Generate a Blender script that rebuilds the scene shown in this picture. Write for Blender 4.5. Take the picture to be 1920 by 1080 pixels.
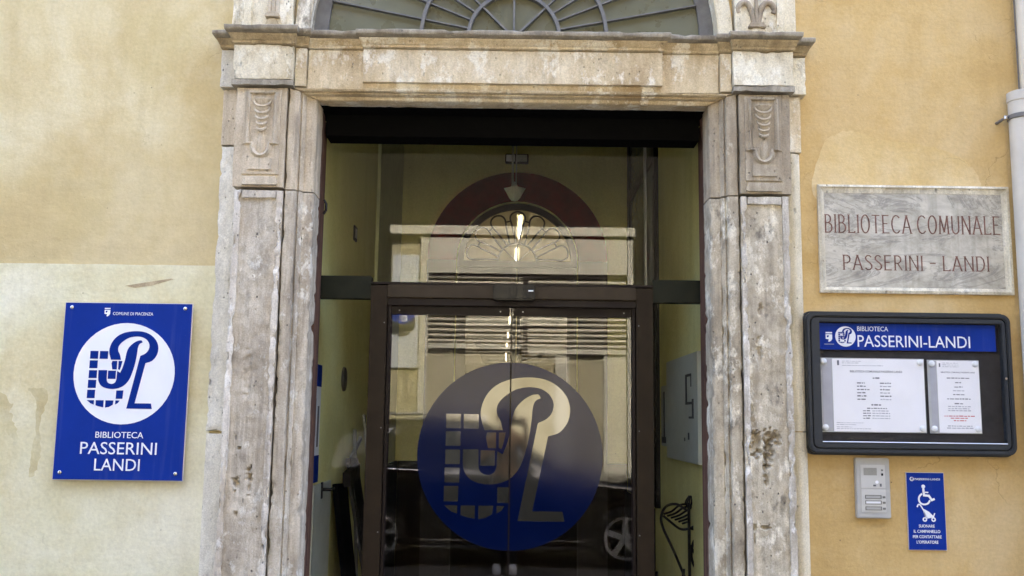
import bpy, bmesh, math, random
from mathutils import Vector, Matrix, noise
random.seed(7)
R = math.radians
PI = math.pi
S = bpy.context.scene
C = S.collection
for o in list(bpy.data.objects):
    bpy.data.objects.remove(o)

# ------------------------------------------------------------------ camera
cam_d = bpy.data.cameras.new('camera')
cam = bpy.data.objects.new('camera', cam_d)
C.objects.link(cam)
PITCH = math.atan(247 / 1800)
ROLL = 0.0135
cam.matrix_world = (Matrix.Translation((0, -4.75, 1.6)) @ Matrix.Rotation(PI / 2 + PITCH, 4, 'X')
                    @ Matrix.Rotation(ROLL, 4, 'Z'))
cam_d.sensor_width = 36
cam_d.lens = 36 * 1800 / 1920
cam_d.clip_start = 0.005
cam_d.clip_end = 500
S.camera = cam

# ------------------------------------------------------------------ light
SUN_EL, SUN_AZ = R(50), R(14)          # sun stands behind the library, so the portal side is in open shade
W = bpy.data.worlds.new('World')
S.world = W
W.use_nodes = True
wn = W.node_tree.nodes
sky = wn.new('ShaderNodeTexSky')
sky.sky_type = 'NISHITA'
sky.sun_disc = False
sky.sun_elevation = SUN_EL
sky.sun_rotation = SUN_AZ
sky.air_density = 0.7
sky.ozone_density = 0.6
sky.dust_density = 6.0
W.node_tree.links.new(sky.outputs[0], wn['Background'].inputs[0])
wn['Background'].inputs[1].default_value = 0.15
sl = bpy.data.lights.new('sun', 'SUN')
sl.energy = 4.5
sl.angle = R(0.6)
sl.color = (1, .95, .87)
sun = bpy.data.objects.new('sun', sl)
C.objects.link(sun)
sd = Vector((math.sin(SUN_AZ) * math.cos(SUN_EL), math.cos(SUN_AZ) * math.cos(SUN_EL), math.sin(SUN_EL)))
sun.rotation_euler = sd.to_track_quat('Z', 'Y').to_euler()
sun.location = (0, 10, 20)
vs = S.view_settings
vs.view_transform = 'Standard'
vs.look = 'None'
vs.gamma = 1
vs.exposure = 3.92
S.render.engine = 'CYCLES'
S.cycles.max_bounces = 7
S.cycles.diffuse_bounces = 4
S.cycles.glossy_bounces = 3
S.cycles.transparent_max_bounces = 24

# ------------------------------------------------------------------ node helpers
class NT:
    def __init__(s, name):
        s.m = bpy.data.materials.new(name)
        s.m.use_nodes = True
        s.t = s.m.node_tree
        s.n = s.t.nodes
        s.b = s.n['Principled BSDF']
        s.tc = s.n.new('ShaderNodeTexCoord')
    def lk(s, a, b):
        s.t.links.new(a, b)
    def co(s, sc=(1, 1, 1), rot=(0, 0, 0), loc=(0, 0, 0)):
        mp = s.n.new('ShaderNodeMapping')
        mp.inputs['Scale'].default_value = sc
        mp.inputs['Rotation'].default_value = rot
        mp.inputs['Location'].default_value = loc
        s.lk(s.tc.outputs['Object'], mp.inputs[0])
        return mp.outputs[0]
    def noise(s, scale, detail=4, rough=.55, sc=(1, 1, 1), rot=(0, 0, 0), loc=(0, 0, 0), dist=0):
        x = s.n.new('ShaderNodeTexNoise')
        x.inputs['Scale'].default_value = scale
        x.inputs['Detail'].default_value = detail
        x.inputs['Roughness'].default_value = rough
        x.inputs['Distortion'].default_value = dist
        s.lk(s.co(sc, rot, loc), x.inputs['Vector'])
        return x.outputs[0]
    def vor(s, scale, sc=(1, 1, 1), loc=(0, 0, 0)):
        x = s.n.new('ShaderNodeTexVoronoi')
        x.inputs['Scale'].default_value = scale
        s.lk(s.co(sc, (0, 0, 0), loc), x.inputs['Vector'])
        return x.outputs['Distance']
    def ramp(s, fac, stops):
        x = s.n.new('ShaderNodeValToRGB')
        e = x.color_ramp.elements
        while len(e) < len(stops):
            e.new(.5)
        for i, (p, c) in enumerate(stops):
            e[i].position = p
            e[i].color = (c, c, c, 1) if isinstance(c, (int, float)) else (*c, 1)
        s.lk(fac, x.inputs[0])
        return x.outputs[0]
    def mix(s, fac, a, b, bl='MIX'):
        x = s.n.new('ShaderNodeMix')
        x.data_type = 'RGBA'
        x.blend_type = bl
        for i, v in ((0, fac), (6, a), (7, b)):
            if isinstance(v, (int, float)):
                x.inputs[i].default_value = v if i == 0 else (v, v, v, 1)
            elif isinstance(v, tuple):
                x.inputs[i].default_value = (*v, 1)
            else:
                s.lk(v, x.inputs[i])
        return x.outputs[2]
    def math(s, op, a, b=0.0):
        x = s.n.new('ShaderNodeMath')
        x.operation = op
        for i, v in ((0, a), (1, b)):
            if isinstance(v, (int, float)):
                x.inputs[i].default_value = v
            else:
                s.lk(v, x.inputs[i])
        return x.outputs[0]
    def bump(s, h, strength=.3, dist=.01, prev=None):
        x = s.n.new('ShaderNodeBump')
        x.inputs['Strength'].default_value = strength
        x.inputs['Distance'].default_value = dist
        s.lk(h, x.inputs['Height'])
        if prev is not None:
            s.lk(prev, x.inputs['Normal'])
        return x.outputs[0]
    def done(s, col=None, rough=None, normal=None, spec=None, metal=None):
        for k, v in (('Base Color', col), ('Roughness', rough), ('Normal', normal), ('Specular IOR Level', spec), ('Metallic', metal)):
            if v is None:
                continue
            i = s.b.inputs[k]
            if isinstance(v, tuple):
                i.default_value = (*v, 1)
            elif isinstance(v, (int, float)):
                i.default_value = v
            else:
                s.lk(v, i)
        return s.m

def plain(name, col, rough=.5, metal=0., var=.12, scale=9, bump=.0, spec=.5):
    """ordinary painted / plastic / metal surface with slight unevenness"""
    t = NT(name)
    n = t.noise(scale, 5, .6)
    c = t.mix(1, col, t.ramp(n, [(.3, 1 - var), (.7, 1 + var * .3)]), 'MULTIPLY')
    r = t.ramp(t.noise(scale * 3, 3), [(.3, max(0, rough - .07)), (.7, min(1, rough + .1))])
    nm = t.bump(t.noise(scale * 12, 3), bump, .003) if bump else None
    return t.done(c, r, nm, spec, metal)

def stone(name, c1, c2, c3, white, wlo=.56, pit=1.0, loc=(0, 0, 0), dirt=.5, streak=1.0):
    t = NT(name)
    n1 = t.noise(5, 8, .65, (1, 1, .45), loc=loc)
    n2 = t.noise(22, 6, .7, (1, 1, .5), loc=loc)
    c = t.ramp(n1, [(.34, c1), (.48, c2), (.64, c3)])
    c = t.mix(t.ramp(n2, [(.35, .45), (.5, 0.0)]), c, c1)
    wm = t.ramp(t.noise(9, 8, .72, (1, 1, .6), loc=(3 + loc[0], 1, loc[2])), [(wlo, 0.0), (wlo + .07, .9)])
    c = t.mix(wm, c, white)
    g = t.noise(140, 3, .6)
    c = t.mix(1, c, t.ramp(g, [(.3, .80), (.7, 1.10)]), 'MULTIPLY')
    # rain streaks
    st = t.ramp(t.noise(16, 4, .6, (1.2, 1.2, .06), loc=loc), [(.42, 0.0), (.7, .5 * streak)])
    c = t.mix(st, c, tuple(v * .55 for v in c1))
    # soot and lichen in blotches
    dm = t.ramp(t.noise(11, 9, .75, (1, 1, .55), loc=(7, 3 + loc[1], loc[0])), [(.55, 0.0), (.68, dirt)])
    c = t.mix(dm, c, (.125, .108, .085))
    # pits and cracks
    pv = t.vor(34, (1, 1, .7), loc)
    pm = t.math('MULTIPLY', t.ramp(pv, [(.05, 1.0), (.17, 0.0)]), t.ramp(t.noise(7, 3, loc=loc), [(.46, 0.0), (.58, 1.0)]))
    c = t.mix(t.math('MULTIPLY', pm, .85 * pit), c, (.06, .05, .045))
    # larger weather holes, longer than wide
    p2 = t.math('MULTIPLY', t.ramp(t.vor(13, (1.3, 1, .55), (loc[2] + 3, loc[0], 1)), [(.06, 1.0), (.13, 0.0)]), t.ramp(t.noise(4, 4, .6, loc=(2, loc[1], 6)), [(.5, 0.0), (.6, 1.0)]))
    c = t.mix(t.math('MULTIPLY', p2, .8 * pit), c, (.05, .042, .035))
    pm = t.math('MAXIMUM', pm, p2)
    # long dark runs of old rain
    lr = t.math('MULTIPLY', t.ramp(t.noise(30, 5, .65, (1, 1, .035), loc=(loc[1], 2, 1)), [(.52, 0.0), (.66, .55 * streak)]), t.ramp(t.noise(2.5, 4, .6, loc=(loc[0], 6, 2)), [(.42, 0.0), (.6, 1.0)]))
    c = t.mix(lr, c, (.16, .135, .105))
    hb = t.math('ADD', t.math('MULTIPLY', n2, .6), t.math('MULTIPLY', t.noise(60, 5, .7, loc=loc), .4))
    nb = t.bump(hb, .5, .012)
    nb = t.bump(t.math('SUBTRACT', 1.0, pm), .8, .008, nb)
    nb = t.bump(wm, .35, .004, nb)
    return t.done(c, .85, nb, .3)

def plaster(name, base, light, dark, loc=(0, 0, 0), green=.0, spots=.5, fac=.5, damp=None, crack=.6):
    t = NT(name)
    n1 = t.noise(1.1, 7, .6, loc=loc, dist=.6)
    n2 = t.noise(3.4, 8, .66, loc=(loc[0] + 5, 0, 2))
    c = t.ramp(n1, [(.33, dark), (.5, base), (.66, light)])
    c = t.mix(t.ramp(n2, [(.5, 0.0), (.68, fac)]), c, light)
    c = t.mix(t.ramp(n2, [(.3, fac), (.45, 0.0)]), c, dark)
    # wash marks running down
    st = t.ramp(t.noise(6, 5, .6, (1.3, 1, .12), loc=loc), [(.5, 0.0), (.78, .4)])
    c = t.mix(st, c, tuple(v * .82 for v in dark))
    if green:
        gm = t.ramp(t.noise(1.6, 5, .6, loc=(9, 2, 4)), [(.56, 0.0), (.66, green)])
        c = t.mix(gm, c, (.50, .41, .17))
    g = t.noise(55, 6, .7)
    c = t.mix(1, c, t.ramp(g, [(.3, .9), (.7, 1.06)]), 'MULTIPLY')
    # chips that bare the light undercoat, and dark specks
    cv = t.ramp(t.noise(8, 9, .7, (1, 1, 1.5), loc=(1, 8, 3)), [(.685, 0.0), (.70, spots)])
    c = t.mix(cv, c, (.74, .68, .55))
    pv = t.math('MULTIPLY', t.ramp(t.vor(14, (1, 1, 1), loc), [(.035, 1.0), (.06, 0.0)]), t.ramp(t.noise(2.3, 3, loc=loc), [(.52, 0.0), (.6, 1.0)]))
    c = t.mix(t.math('MULTIPLY', pv, .8), c, (.13, .10, .07))
    if damp:       # tide mark of old damp: a ragged stain between two heights
        sp = t.n.new('ShaderNodeSeparateXYZ')
        t.lk(t.tc.outputs['Object'], sp.inputs[0])
        zz = t.math('ADD', sp.outputs[2], t.math('MULTIPLY', t.math('SUBTRACT', t.noise(1.3, 6, .6, loc=(4, 4, 4)), .5), 1.5))
        zz = t.math('MULTIPLY', t.math('SUBTRACT', zz, damp[0]), 1.0 / (damp[1] - damp[0]))
        dmk = t.ramp(zz, [(.0, .62), (.55, .42), (.78, .38), (1.0, 0.0)])
        c = t.mix(dmk, c, t.mix(1, dark, t.ramp(t.noise(9, 6, .7), [(.3, .8), (.7, 1.08)]), 'MULTIPLY'))
    # hairline cracks
    vx = t.n.new('ShaderNodeTexVoronoi')
    vx.feature = 'DISTANCE_TO_EDGE'
    vx.inputs['Scale'].default_value = 1.7
    dn = t.n.new('ShaderNodeTexNoise')
    dn.inputs['Scale'].default_value = 5
    dn.inputs['Detail'].default_value = 7
    va = t.n.new('ShaderNodeVectorMath')
    va.operation = 'MULTIPLY_ADD'
    t.lk(t.co(loc=loc), dn.inputs['Vector'])
    t.lk(dn.outputs['Color'], va.inputs[0])
    va.inputs[1].default_value = (.5, .5, .5)
    t.lk(t.co(loc=loc), va.inputs[2])
    t.lk(va.outputs[0], vx.inputs['Vector'])
    cr = t.math('MULTIPLY', t.ramp(vx.outputs['Distance'], [(.0, 1.0), (.006, 0.0)]), t.ramp(t.noise(1.4, 4, .6, loc=(loc[0] + 8, 1, 1)), [(.53, 0.0), (.6, crack)]))
    c = t.mix(cr, c, tuple(v * .45 for v in dark))
    tw = t.noise(7, 3, .5, (.35, 1, 1.6), (0, R(25), 0), loc)
    h = t.math('ADD', t.math('MULTIPLY', t.noise(4, 6, .6), .8), t.math('MULTIPLY', g, .14))
    h = t.math('ADD', h, t.math('MULTIPLY', tw, .25))
    nb = t.bump(h, .45, .03)
    nb = t.bump(t.math('SUBTRACT', 1.0, cr), .5, .004, nb)
    nb = t.bump(t.math('SUBTRACT', 1.0, cv), .4, .003, nb)
    return t.done(c, .9, nb, .2)

def glass_mat(name, ior=1.5, tint=(.985, .99, .98), rough=.0):
    """clear pane: the outer skin mirrors by the Fresnel law, the rest goes straight through"""
    t = NT(name)
    n = t.n
    n.remove(t.b)
    tr = n.new('ShaderNodeBsdfTransparent')
    tr.inputs[0].default_value = (*tint, 1)
    gl = n.new('ShaderNodeBsdfGlossy')
    gl.inputs['Roughness'].default_value = rough
    t.lk(t.bump(t.noise(2.5, 1), .012, .006), gl.inputs['Normal'])
    fr = n.new('ShaderNodeFresnel')
    fr.inputs[0].default_value = ior
    ge = n.new('ShaderNodeNewGeometry')
    f = t.math('MULTIPLY', fr.outputs[0], t.math('SUBTRACT', 1.0, ge.outputs['Backfacing']))
    mx = n.new('ShaderNodeMixShader')
    t.lk(f, mx.inputs[0])
    t.lk(tr.outputs[0], mx.inputs[1])
    t.lk(gl.outputs[0], mx.inputs[2])
    t.lk(mx.outputs[0], n['Material Output'].inputs[0])
    return t.m

def emit(name, col, s):
    t = NT(name)
    t.b.inputs['Emission Color'].default_value = (*col, 1)
    t.b.inputs['Emission Strength'].default_value = s
    return t.done(col, .5)

M = {}
M['ochre_l'] = plaster('ochre_plaster_faded', (.64, .54, .31), (.71, .635, .425), (.555, .435, .215), (2, 0, 1), green=.2, spots=.3, damp=(2.2, 3.05))
M['ochre_r'] = plaster('ochre_plaster', (.578, .405, .172), (.63, .482, .255), (.50, .335, .122), (12, 0, 4), spots=.45)
M['cream'] = plaster('cream_plaster', (.69, .645, .425), (.77, .735, .555), (.635, .545, .31), (4, 0, 7), green=.18, spots=.45, crack=.8)
M['peel'] = plaster('bared_yellow_plaster', (.62, .55, .32), (.68, .64, .45), (.50, .40, .20), (1, 0, 3), spots=.3, fac=.8)
M['border_l'] = stone('pale_pink_limestone', (.46, .39, .295), (.66, .60, .50), (.74, .69, .60), (.84, .81, .73), .53, 1.0, (3, 0, 1), dirt=.3)
M['border_r'] = stone('pale_grey_limestone', (.38, .33, .25), (.58, .53, .44), (.68, .635, .54), (.85, .82, .74), .52, 1.0, (5, 1, 2), dirt=.6)
M['shaft_l'] = stone('pink_limestone', (.345, .29, .215), (.545, .475, .365), (.645, .585, .47), (.81, .78, .68), .555, 1.0, (0, 0, 0), dirt=.45)
M['shaft_r'] = stone('grey_mottled_limestone', (0.309, 0.261, 0.185), (0.515, 0.448, 0.331), (0.628, 0.561, 0.421), (0.865, 0.808, 0.654), .525, 1.0, (4, 2, 6), dirt=.85)
M['capital_l'] = stone('grey_pink_limestone', (0.433, 0.355, 0.245), (0.597, 0.507, 0.370), (0.680, 0.591, 0.443), (0.803, 0.719, 0.559), .62, .6, (8, 1, 2), dirt=.3)
M['capital_r'] = stone('grey_brown_limestone', (0.278, 0.222, 0.150), (0.433, 0.364, 0.258), (0.515, 0.443, 0.323), (0.680, 0.601, 0.456), .62, .5, (1, 5, 9), dirt=.55)
M['lintel'] = stone('warm_limestone', (.46, .345, .195), (.66, .545, .35), (.75, .655, .47), (.85, .80, .66), .52, .5, (6, 6, 1), dirt=.3, streak=.25)
M['block'] = stone('pale_limestone', (0.536, 0.443, 0.275), (0.721, 0.645, 0.469), (0.793, 0.729, 0.559), (0.880, 0.837, 0.688), .5, .8, (2, 9, 3), dirt=.45, streak=.2)
M['cornice'] = stone('weathered_cornice_stone', (0.330, 0.251, 0.142), (0.515, 0.414, 0.254), (0.618, 0.512, 0.327), (0.700, 0.611, 0.430), .6, .6, (5, 3, 3), dirt=.6)
M['ledge'] = stone('grey_ledge_stone', (0.247, 0.212, 0.159), (0.371, 0.330, 0.254), (0.453, 0.414, 0.331), (0.597, 0.552, 0.447), .6, .4, (3, 3, 8), dirt=.5)
M['strip_w'] = stone('white_marble_strip', (0.536, 0.492, 0.396), (0.700, 0.665, 0.559), (0.772, 0.739, 0.632), (0.845, 0.808, 0.688), .55, .8, (0, 4, 2), dirt=.3, streak=.4)
M['strip_c'] = stone('cream_marble_strip', (0.515, 0.443, 0.301), (0.659, 0.591, 0.430), (0.731, 0.660, 0.499), (0.793, 0.729, 0.568), .58, .3, (9, 4, 2), dirt=.2, streak=.5)
M['frame_marble'] = stone('pale_marble_frame', (0.515, 0.453, 0.327), (0.721, 0.670, 0.525), (0.793, 0.749, 0.611), (0.834, 0.788, 0.654), .55, .5, (3, 4, 5), dirt=.4)

def marble_plaque():
    t = NT('veined_grey_marble')
    rot = (0, R(38), 0)
    n = t.noise(8, 9, .7, (.8, 1, 1.35), rot, (3, 0, 1), .5)
    c = t.ramp(n, [(.30, (.24, .215, .165)), (.42, (.40, .37, .295)), (.55, (.52, .485, .395)), (.7, (.62, .585, .49))])
    v = t.ramp(t.noise(3.2, 9, .72, (.6, 1, 1.7), rot, (0, 2, 5), 1.2), [(.475, 0.0), (.5, .6), (.525, 0.0)])
    c = t.mix(v, c, (.17, .16, .145))
    st = t.ramp(t.noise(24, 4, .6, (1, 1, .05), loc=(2, 1, 0)), [(.52, 0.0), (.72, .45)])
    c = t.mix(st, c, (.25, .23, .18))
    sp = t.ramp(t.noise(45, 7, .8), [(.56, 0.0), (.68, .45)])
    c = t.mix(sp, c, (.30, .285, .25))
    return t.done(c, .6, t.bump(t.noise(60, 4), .2, .004), .3)
M['plaque'] = marble_plaque()
M['letter'] = plain('faded_brown_letter_paint', (.21, .11, .085), .8, var=.55, scale=40, spec=.1)
M['blue'] = plain('blue_sign_enamel', (.001, .026, .245), .45, var=.06, scale=3, spec=.12)
M['blue_dark'] = plain('blue_print', (.001, .022, .20), .5, var=.05, spec=.1)
t = NT('blue_sign_enamel')
n = t.noise(3, 5, .6)
dr_ = t.ramp(t.noise(26, 4, .6, (1, 1, .05)), [(.55, 0.0), (.75, .10)])
c = t.mix(1, (.001, .026, .245), t.ramp(n, [(.3, .88), (.7, 1.08)]), 'MULTIPLY')
c = t.mix(dr_, c, (.20, .22, .30))
c = t.mix(t.ramp(t.noise(160, 4, .7), [(.66, 0.0), (.75, .22)]), c, (.3, .33, .4))
M['blue'] = t.done(c, t.ramp(t.noise(8, 5, .7), [(.3, .35), (.7, .6)]), t.bump(t.noise(2, 2), .05, .02), .16)
M['white'] = plain('white_sign_print', (.80, .81, .83), .4, var=.05, scale=4)
M['edge'] = plain('aluminium_edge', (.72, .72, .74), .35, .6)
M['steel'] = plain('screw_steel', (.62, .62, .62), .25, 1.0)
M['chrome'] = plain('chrome', (.8, .8, .8), .08, 1.0, var=.03)
M['board'] = plain('charcoal_plastic', (.028, .032, .036), .45, var=.15, scale=14, bump=.15, spec=.3)
M['board_in'] = plain('dark_pinboard', (.022, .018, .015), .8, var=.3, scale=8)
M['paper'] = plain('white_paper', (.81, .80, .80), .8, var=.06, scale=6, spec=.2)
M['paper_g'] = plain('grey_paper_edge', (.44, .44, .42), .7, var=.1)
M['ink'] = plain('grey_print', (.18, .18, .19), .8, spec=.1)
M['ink_l'] = plain('pale_print', (.42, .42, .44), .8, spec=.1)
M['ink_r'] = plain('red_print', (.55, .16, .16), .8, spec=.1)
M['pin'] = plain('clear_white_plastic', (.72, .74, .74), .25)
M['inter'] = plain('grey_aluminium_intercom', (.46, .46, .44), .45, .25, var=.1)
M['inter_l'] = plain('intercom_face', (.56, .56, .53), .4, .2, var=.06)
M['inter_d'] = plain('intercom_slots', (.20, .20, .18), .5)
M['pipe'] = plain('grey_pipe_paint', (.58, .54, .46), .5, var=.14, scale=5, bump=.1, spec=.3)
M['pipe_b'] = plain('beige_pipe_paint', (.62, .56, .44), .5, var=.15, scale=5)
M['iron'] = plain('grey_iron_paint', (.155, .148, .135), .6, .1, var=.25, scale=20, bump=.3)
M['iron_d'] = plain('dark_iron', (.018, .015, .014), .5, .4, var=.3)
M['fan_glass'] = None
M['black'] = plain('matt_black', (.004, .004, .004), .9, spec=.05)  # easel board, and the soffit shade over the entrance put into colour
M['brown'] = plain('brown_anodised_metal', (.024, .016, .009), .5, .0, var=.25, scale=12, spec=.12)
M['brown_h'] = plain('brown_anodised_header', (.046, .033, .020), .5, .0, var=.25, scale=12, spec=.15)
M['brown_d'] = plain('dark_brown_metal', (.010, .005, .004), .5, .0, spec=.2)
M['transom'] = plain('dark_green_metal', (.006, .009, .004), .5, .0, var=.2, spec=.2)
M['sensor'] = plain('black_plastic', (.003, .003, .003), .4, spec=.25)
M['glass'] = glass_mat('clear_door_glass', 1.5)
M['pane'] = glass_mat('clear_pane_glass', 1.2)
M['hall'] = plaster('yellow_hall_paint', (.78, .73, .32), (.80, .76, .36), (.73, .67, .28), (3, 3, 3), spots=.0, fac=.2, crack=0.0)
M['hall_p'] = plain('pale_green_hall_paint', (.66, .68, .40), .7)
M['ceil'] = plain('hall_ceiling_paint', (.55, .50, .34), .9)
M['floor'] = plain('hall_floor_tiles', (.11, .095, .075), .35, var=.3, scale=4)
M['red'] = plain('oxblood_paint', (.17, .0035, .0025), .7, var=.3, spec=.1)
M['red_d'] = plain('black_red_frame', (.012, .006, .005), .5)
M['door_w'] = plain('grey_white_door_paint', (.50, .50, .42), .55)
M['warm'] = plain('corridor_paint', (.50, .42, .24), .9, spec=.1)
M['tinted'] = glass_mat('smoked_door_glass', 1.4, (.30, .28, .25))
M['tube'] = emit('lit_fluorescent_tube', (1, .98, .86), 5.0)
M['lampmet'] = plain('lamp_metal', (.48, .50, .49), .35, .6)
M['lampglass'] = plain('frosted_lamp_glass', (.60, .64, .60), .25)
M['wood'] = None
M['map'] = plain('white_map_board', (.50, .52, .46), .5, var=.06)
M['mapink'] = plain('map_ink', (.05, .05, .05), .6)

t = NT('old_brown_wood')
n = t.noise(9, 6, .7, (3, 3, .2))
M['wood'] = t.done(t.ramp(n, [(.3, (.05, .022, .014)), (.55, (.13, .062, .038)), (.75, (.21, .115, .07))]), .75, t.bump(n, .6, .01))
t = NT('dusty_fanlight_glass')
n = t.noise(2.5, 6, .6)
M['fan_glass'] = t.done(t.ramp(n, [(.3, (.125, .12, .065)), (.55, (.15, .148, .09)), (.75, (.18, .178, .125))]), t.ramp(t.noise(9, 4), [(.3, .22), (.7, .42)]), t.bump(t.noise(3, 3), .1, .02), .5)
t = NT('asphalt')
n = t.noise(60, 6, .8)
M['asphalt'] = t.done(t.ramp(n, [(.3, (.035, .034, .033)), (.7, (.075, .072, .068))]), .9, t.bump(n, .5, .008))
t = NT('stone_paving')
n = t.noise(14, 7, .7)
M['paving'] = t.done(t.ramp(n, [(.3, (.11, .105, .095)), (.7, (.18, .17, .155))]), .8, t.bump(n, .3, .006))

# ------------------------------------------------------------------ object helpers
def tag(o, label=None, cat=None, group=None, kind=None):
    for k, v in (('label', label), ('category', cat), ('group', group), ('kind', kind)):
        if v:
            o[k] = v
    return o
def thing(name, label, cat, loc=(0, 0, 0), group=None):
    o = bpy.data.objects.new(name, None)
    o.empty_display_size = .1
    C.objects.link(o)
    o.location = loc
    return tag(o, label, cat, group)
def link(name, me, mat=None, parent=None, smooth=None):
    o = bpy.data.objects.new(name, me)
    C.objects.link(o)
    if mat is not None:
        me.materials.append(M[mat] if isinstance(mat, str) else mat)
    if parent is not None:
        o.parent = parent
        l = Vector()
        q = parent
        while q is not None:                 # parents are only ever moved, never turned
            l += q.location
            q = q.parent
        o.location = -l
    if smooth is not None:
        me.shade_smooth()
        me.set_sharp_from_angle(angle=R(smooth))
    return o
class MB:
    def __init__(s):
        s.v, s.f = [], []
    def add(s, vs, fs):
        k = len(s.v)
        s.v += [tuple(p) for p in vs]
        s.f += [tuple(i + k for i in f) for f in fs]
        return s
    def box(s, x0, x1, y0, y1, z0, z1):
        return s.add([(x0, y0, z0), (x1, y0, z0), (x1, y1, z0), (x0, y1, z0), (x0, y0, z1), (x1, y0, z1), (x1, y1, z1), (x0, y1, z1)],
                     [(0, 3, 2, 1), (4, 5, 6, 7), (0, 1, 5, 4), (1, 2, 6, 5), (2, 3, 7, 6), (3, 0, 4, 7)])
    def prism(s, pts, y0, y1):
        """polygon in (x, z), seen from -y, extruded from y0 (front) to y1"""
        n = len(pts)
        a = sum(pts[i][0] * pts[(i + 1) % n][1] - pts[(i + 1) % n][0] * pts[i][1] for i in range(n))
        if a < 0:
            pts = pts[::-1]
        vs = [(x, y0, z) for x, z in pts] + [(x, y1, z) for x, z in pts]
        fs = [tuple(range(n)), tuple(range(2 * n - 1, n - 1, -1))]
        fs += [(i, i + n, (i + 1) % n + n, (i + 1) % n) for i in range(n)]
        return s.add(vs, fs)
    def tube(s, path, r, n=8, closed=False, cap=True):
        path = [Vector(p) for p in path]
        m = len(path)
        rs = r if isinstance(r, (list, tuple)) else [r] * m
        vs, fs = [], []
        up = None
        for i, p in enumerate(path):
            a = path[(i - 1) % m] if (closed or i > 0) else p
            b = path[(i + 1) % m] if (closed or i < m - 1) else p
            d = (b - a).normalized()
            if up is None:
                up = Vector((0, 0, 1)) if abs(d.z) < .9 else Vector((0, 1, 0))
            u = d.cross(up).normalized()
            up = u.cross(d).normalized()
            for k in range(n):
                q = 2 * PI * k / n
                vs.append(p + (u * math.cos(q) + up * math.sin(q)) * rs[i])
        for i in range(m if closed else m - 1):
            j = (i + 1) % m
            for k in range(n):
                fs.append((i * n + k, i * n + (k + 1) % n, j * n + (k + 1) % n, j * n + k))
        if not closed and cap:
            fs.append(tuple(range(n - 1, -1, -1)))
            fs.append(tuple((m - 1) * n + k for k in range(n)))
        return s.add(vs, fs)
    def lathe(s, prof, c, axis='Z', n=24):
        vs, fs = [], []
        for r, h in prof:
            for k in range(n):
                a = 2 * PI * k / n
                x, y = r * math.cos(a), r * math.sin(a)
                vs.append((c[0] + x, c[1] + y, c[2] + h) if axis == 'Z' else (c[0] + x, c[1] + h, c[2] - y))
        for i in range(len(prof) - 1):
            for k in range(n):
                fs.append((i * n + k, i * n + (k + 1) % n, (i + 1) * n + (k + 1) % n, (i + 1) * n + k))
        fs.append(tuple(range(n - 1, -1, -1)))
        fs.append(tuple((len(prof) - 1) * n + k for k in range(n)))
        return s.add(vs, fs)
    def mesh(s, name='m'):
        me = bpy.data.meshes.new(name)
        me.from_pydata(s.v, [], s.f)
        return me
    def build(s, name, mat, parent=None, smooth=None, bevel=0, fix=False):
        me = s.mesh(name)
        if bevel or fix:
            bm = bmesh.new()
            bm.from_mesh(me)
            bmesh.ops.recalc_face_normals(bm, faces=bm.faces)
            if bevel:
                es = [e for e in bm.edges if len(e.link_faces) == 2 and e.calc_face_angle(0) > .5]
                bmesh.ops.bevel(bm, geom=es, offset=bevel, segments=2, affect='EDGES', clamp_overlap=True)
            bm.to_mesh(me)
            bm.free()
        return link(name, me, mat, parent, smooth if smooth is not None else (35 if bevel else None))
    def weathered(s, name, mat, parent=None, step=.02, amp=.0015, chip=.008, seed=0, bevel=.002, thr=.18, dents=()):
        """worn stone: slice the shape finely, make its faces wavy and break its edges"""
        me = s.mesh(name)
        bm = bmesh.new()
        bm.from_mesh(me)
        bmesh.ops.recalc_face_normals(bm, faces=bm.faces)
        co = [v.co for v in bm.verts]
        lo = [min(c[i] for c in co) for i in range(3)]
        hi = [max(c[i] for c in co) for i in range(3)]
        for ax in (0, 2):
            k = max(1, int((hi[ax] - lo[ax]) / step))
            no = Vector((ax == 0, 0, ax == 2))
            for i in range(1, k):
                p = Vector((0, 0, 0))
                p[ax] = lo[ax] + (hi[ax] - lo[ax]) * (i + .001) / k
                bmesh.ops.bisect_plane(bm, geom=bm.verts[:] + bm.edges[:] + bm.faces[:], plane_co=p, plane_no=no)
        bm.normal_update()
        mv = []
        for v in bm.verts:
            p = v.co
            sharp = max([e.calc_face_angle(0) for e in v.link_edges if len(e.link_faces) == 2] or [0]) > .5
            d = noise.noise(p * 6 + Vector((seed, 0, 0))) * amp * 1.6 + noise.noise(p * 25 + Vector((0, seed, 0))) * amp
            if sharp:
                ch = max(0, noise.noise(p * 11 + Vector((seed * 3.1, 2, 0))) * .7 + noise.noise(p * 31 + Vector((0, seed, 5))) * .5 - thr)
                d -= bevel + ch * chip * 2.2
            for dx, dz, rx, rz, dep in dents:
                rx, rz, dep = rx * 1.25, rz * 1.2, dep * 1.5
                if v.normal.y < -.5:
                    q = ((p.x - dx) / rx) ** 2 + ((p.z - dz) / rz) ** 2 + 1.1 * noise.noise(p * 55) + .5 * noise.noise(p * 120)
                    if q < 1:
                        d -= dep * (1 - q) ** .6
            mv.append(v.normal * d)
        for v, d in zip(bm.verts, mv):
            v.co += d
        bm.to_mesh(me)
        bm.free()
        return link(name, me, mat, parent, 38)

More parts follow.
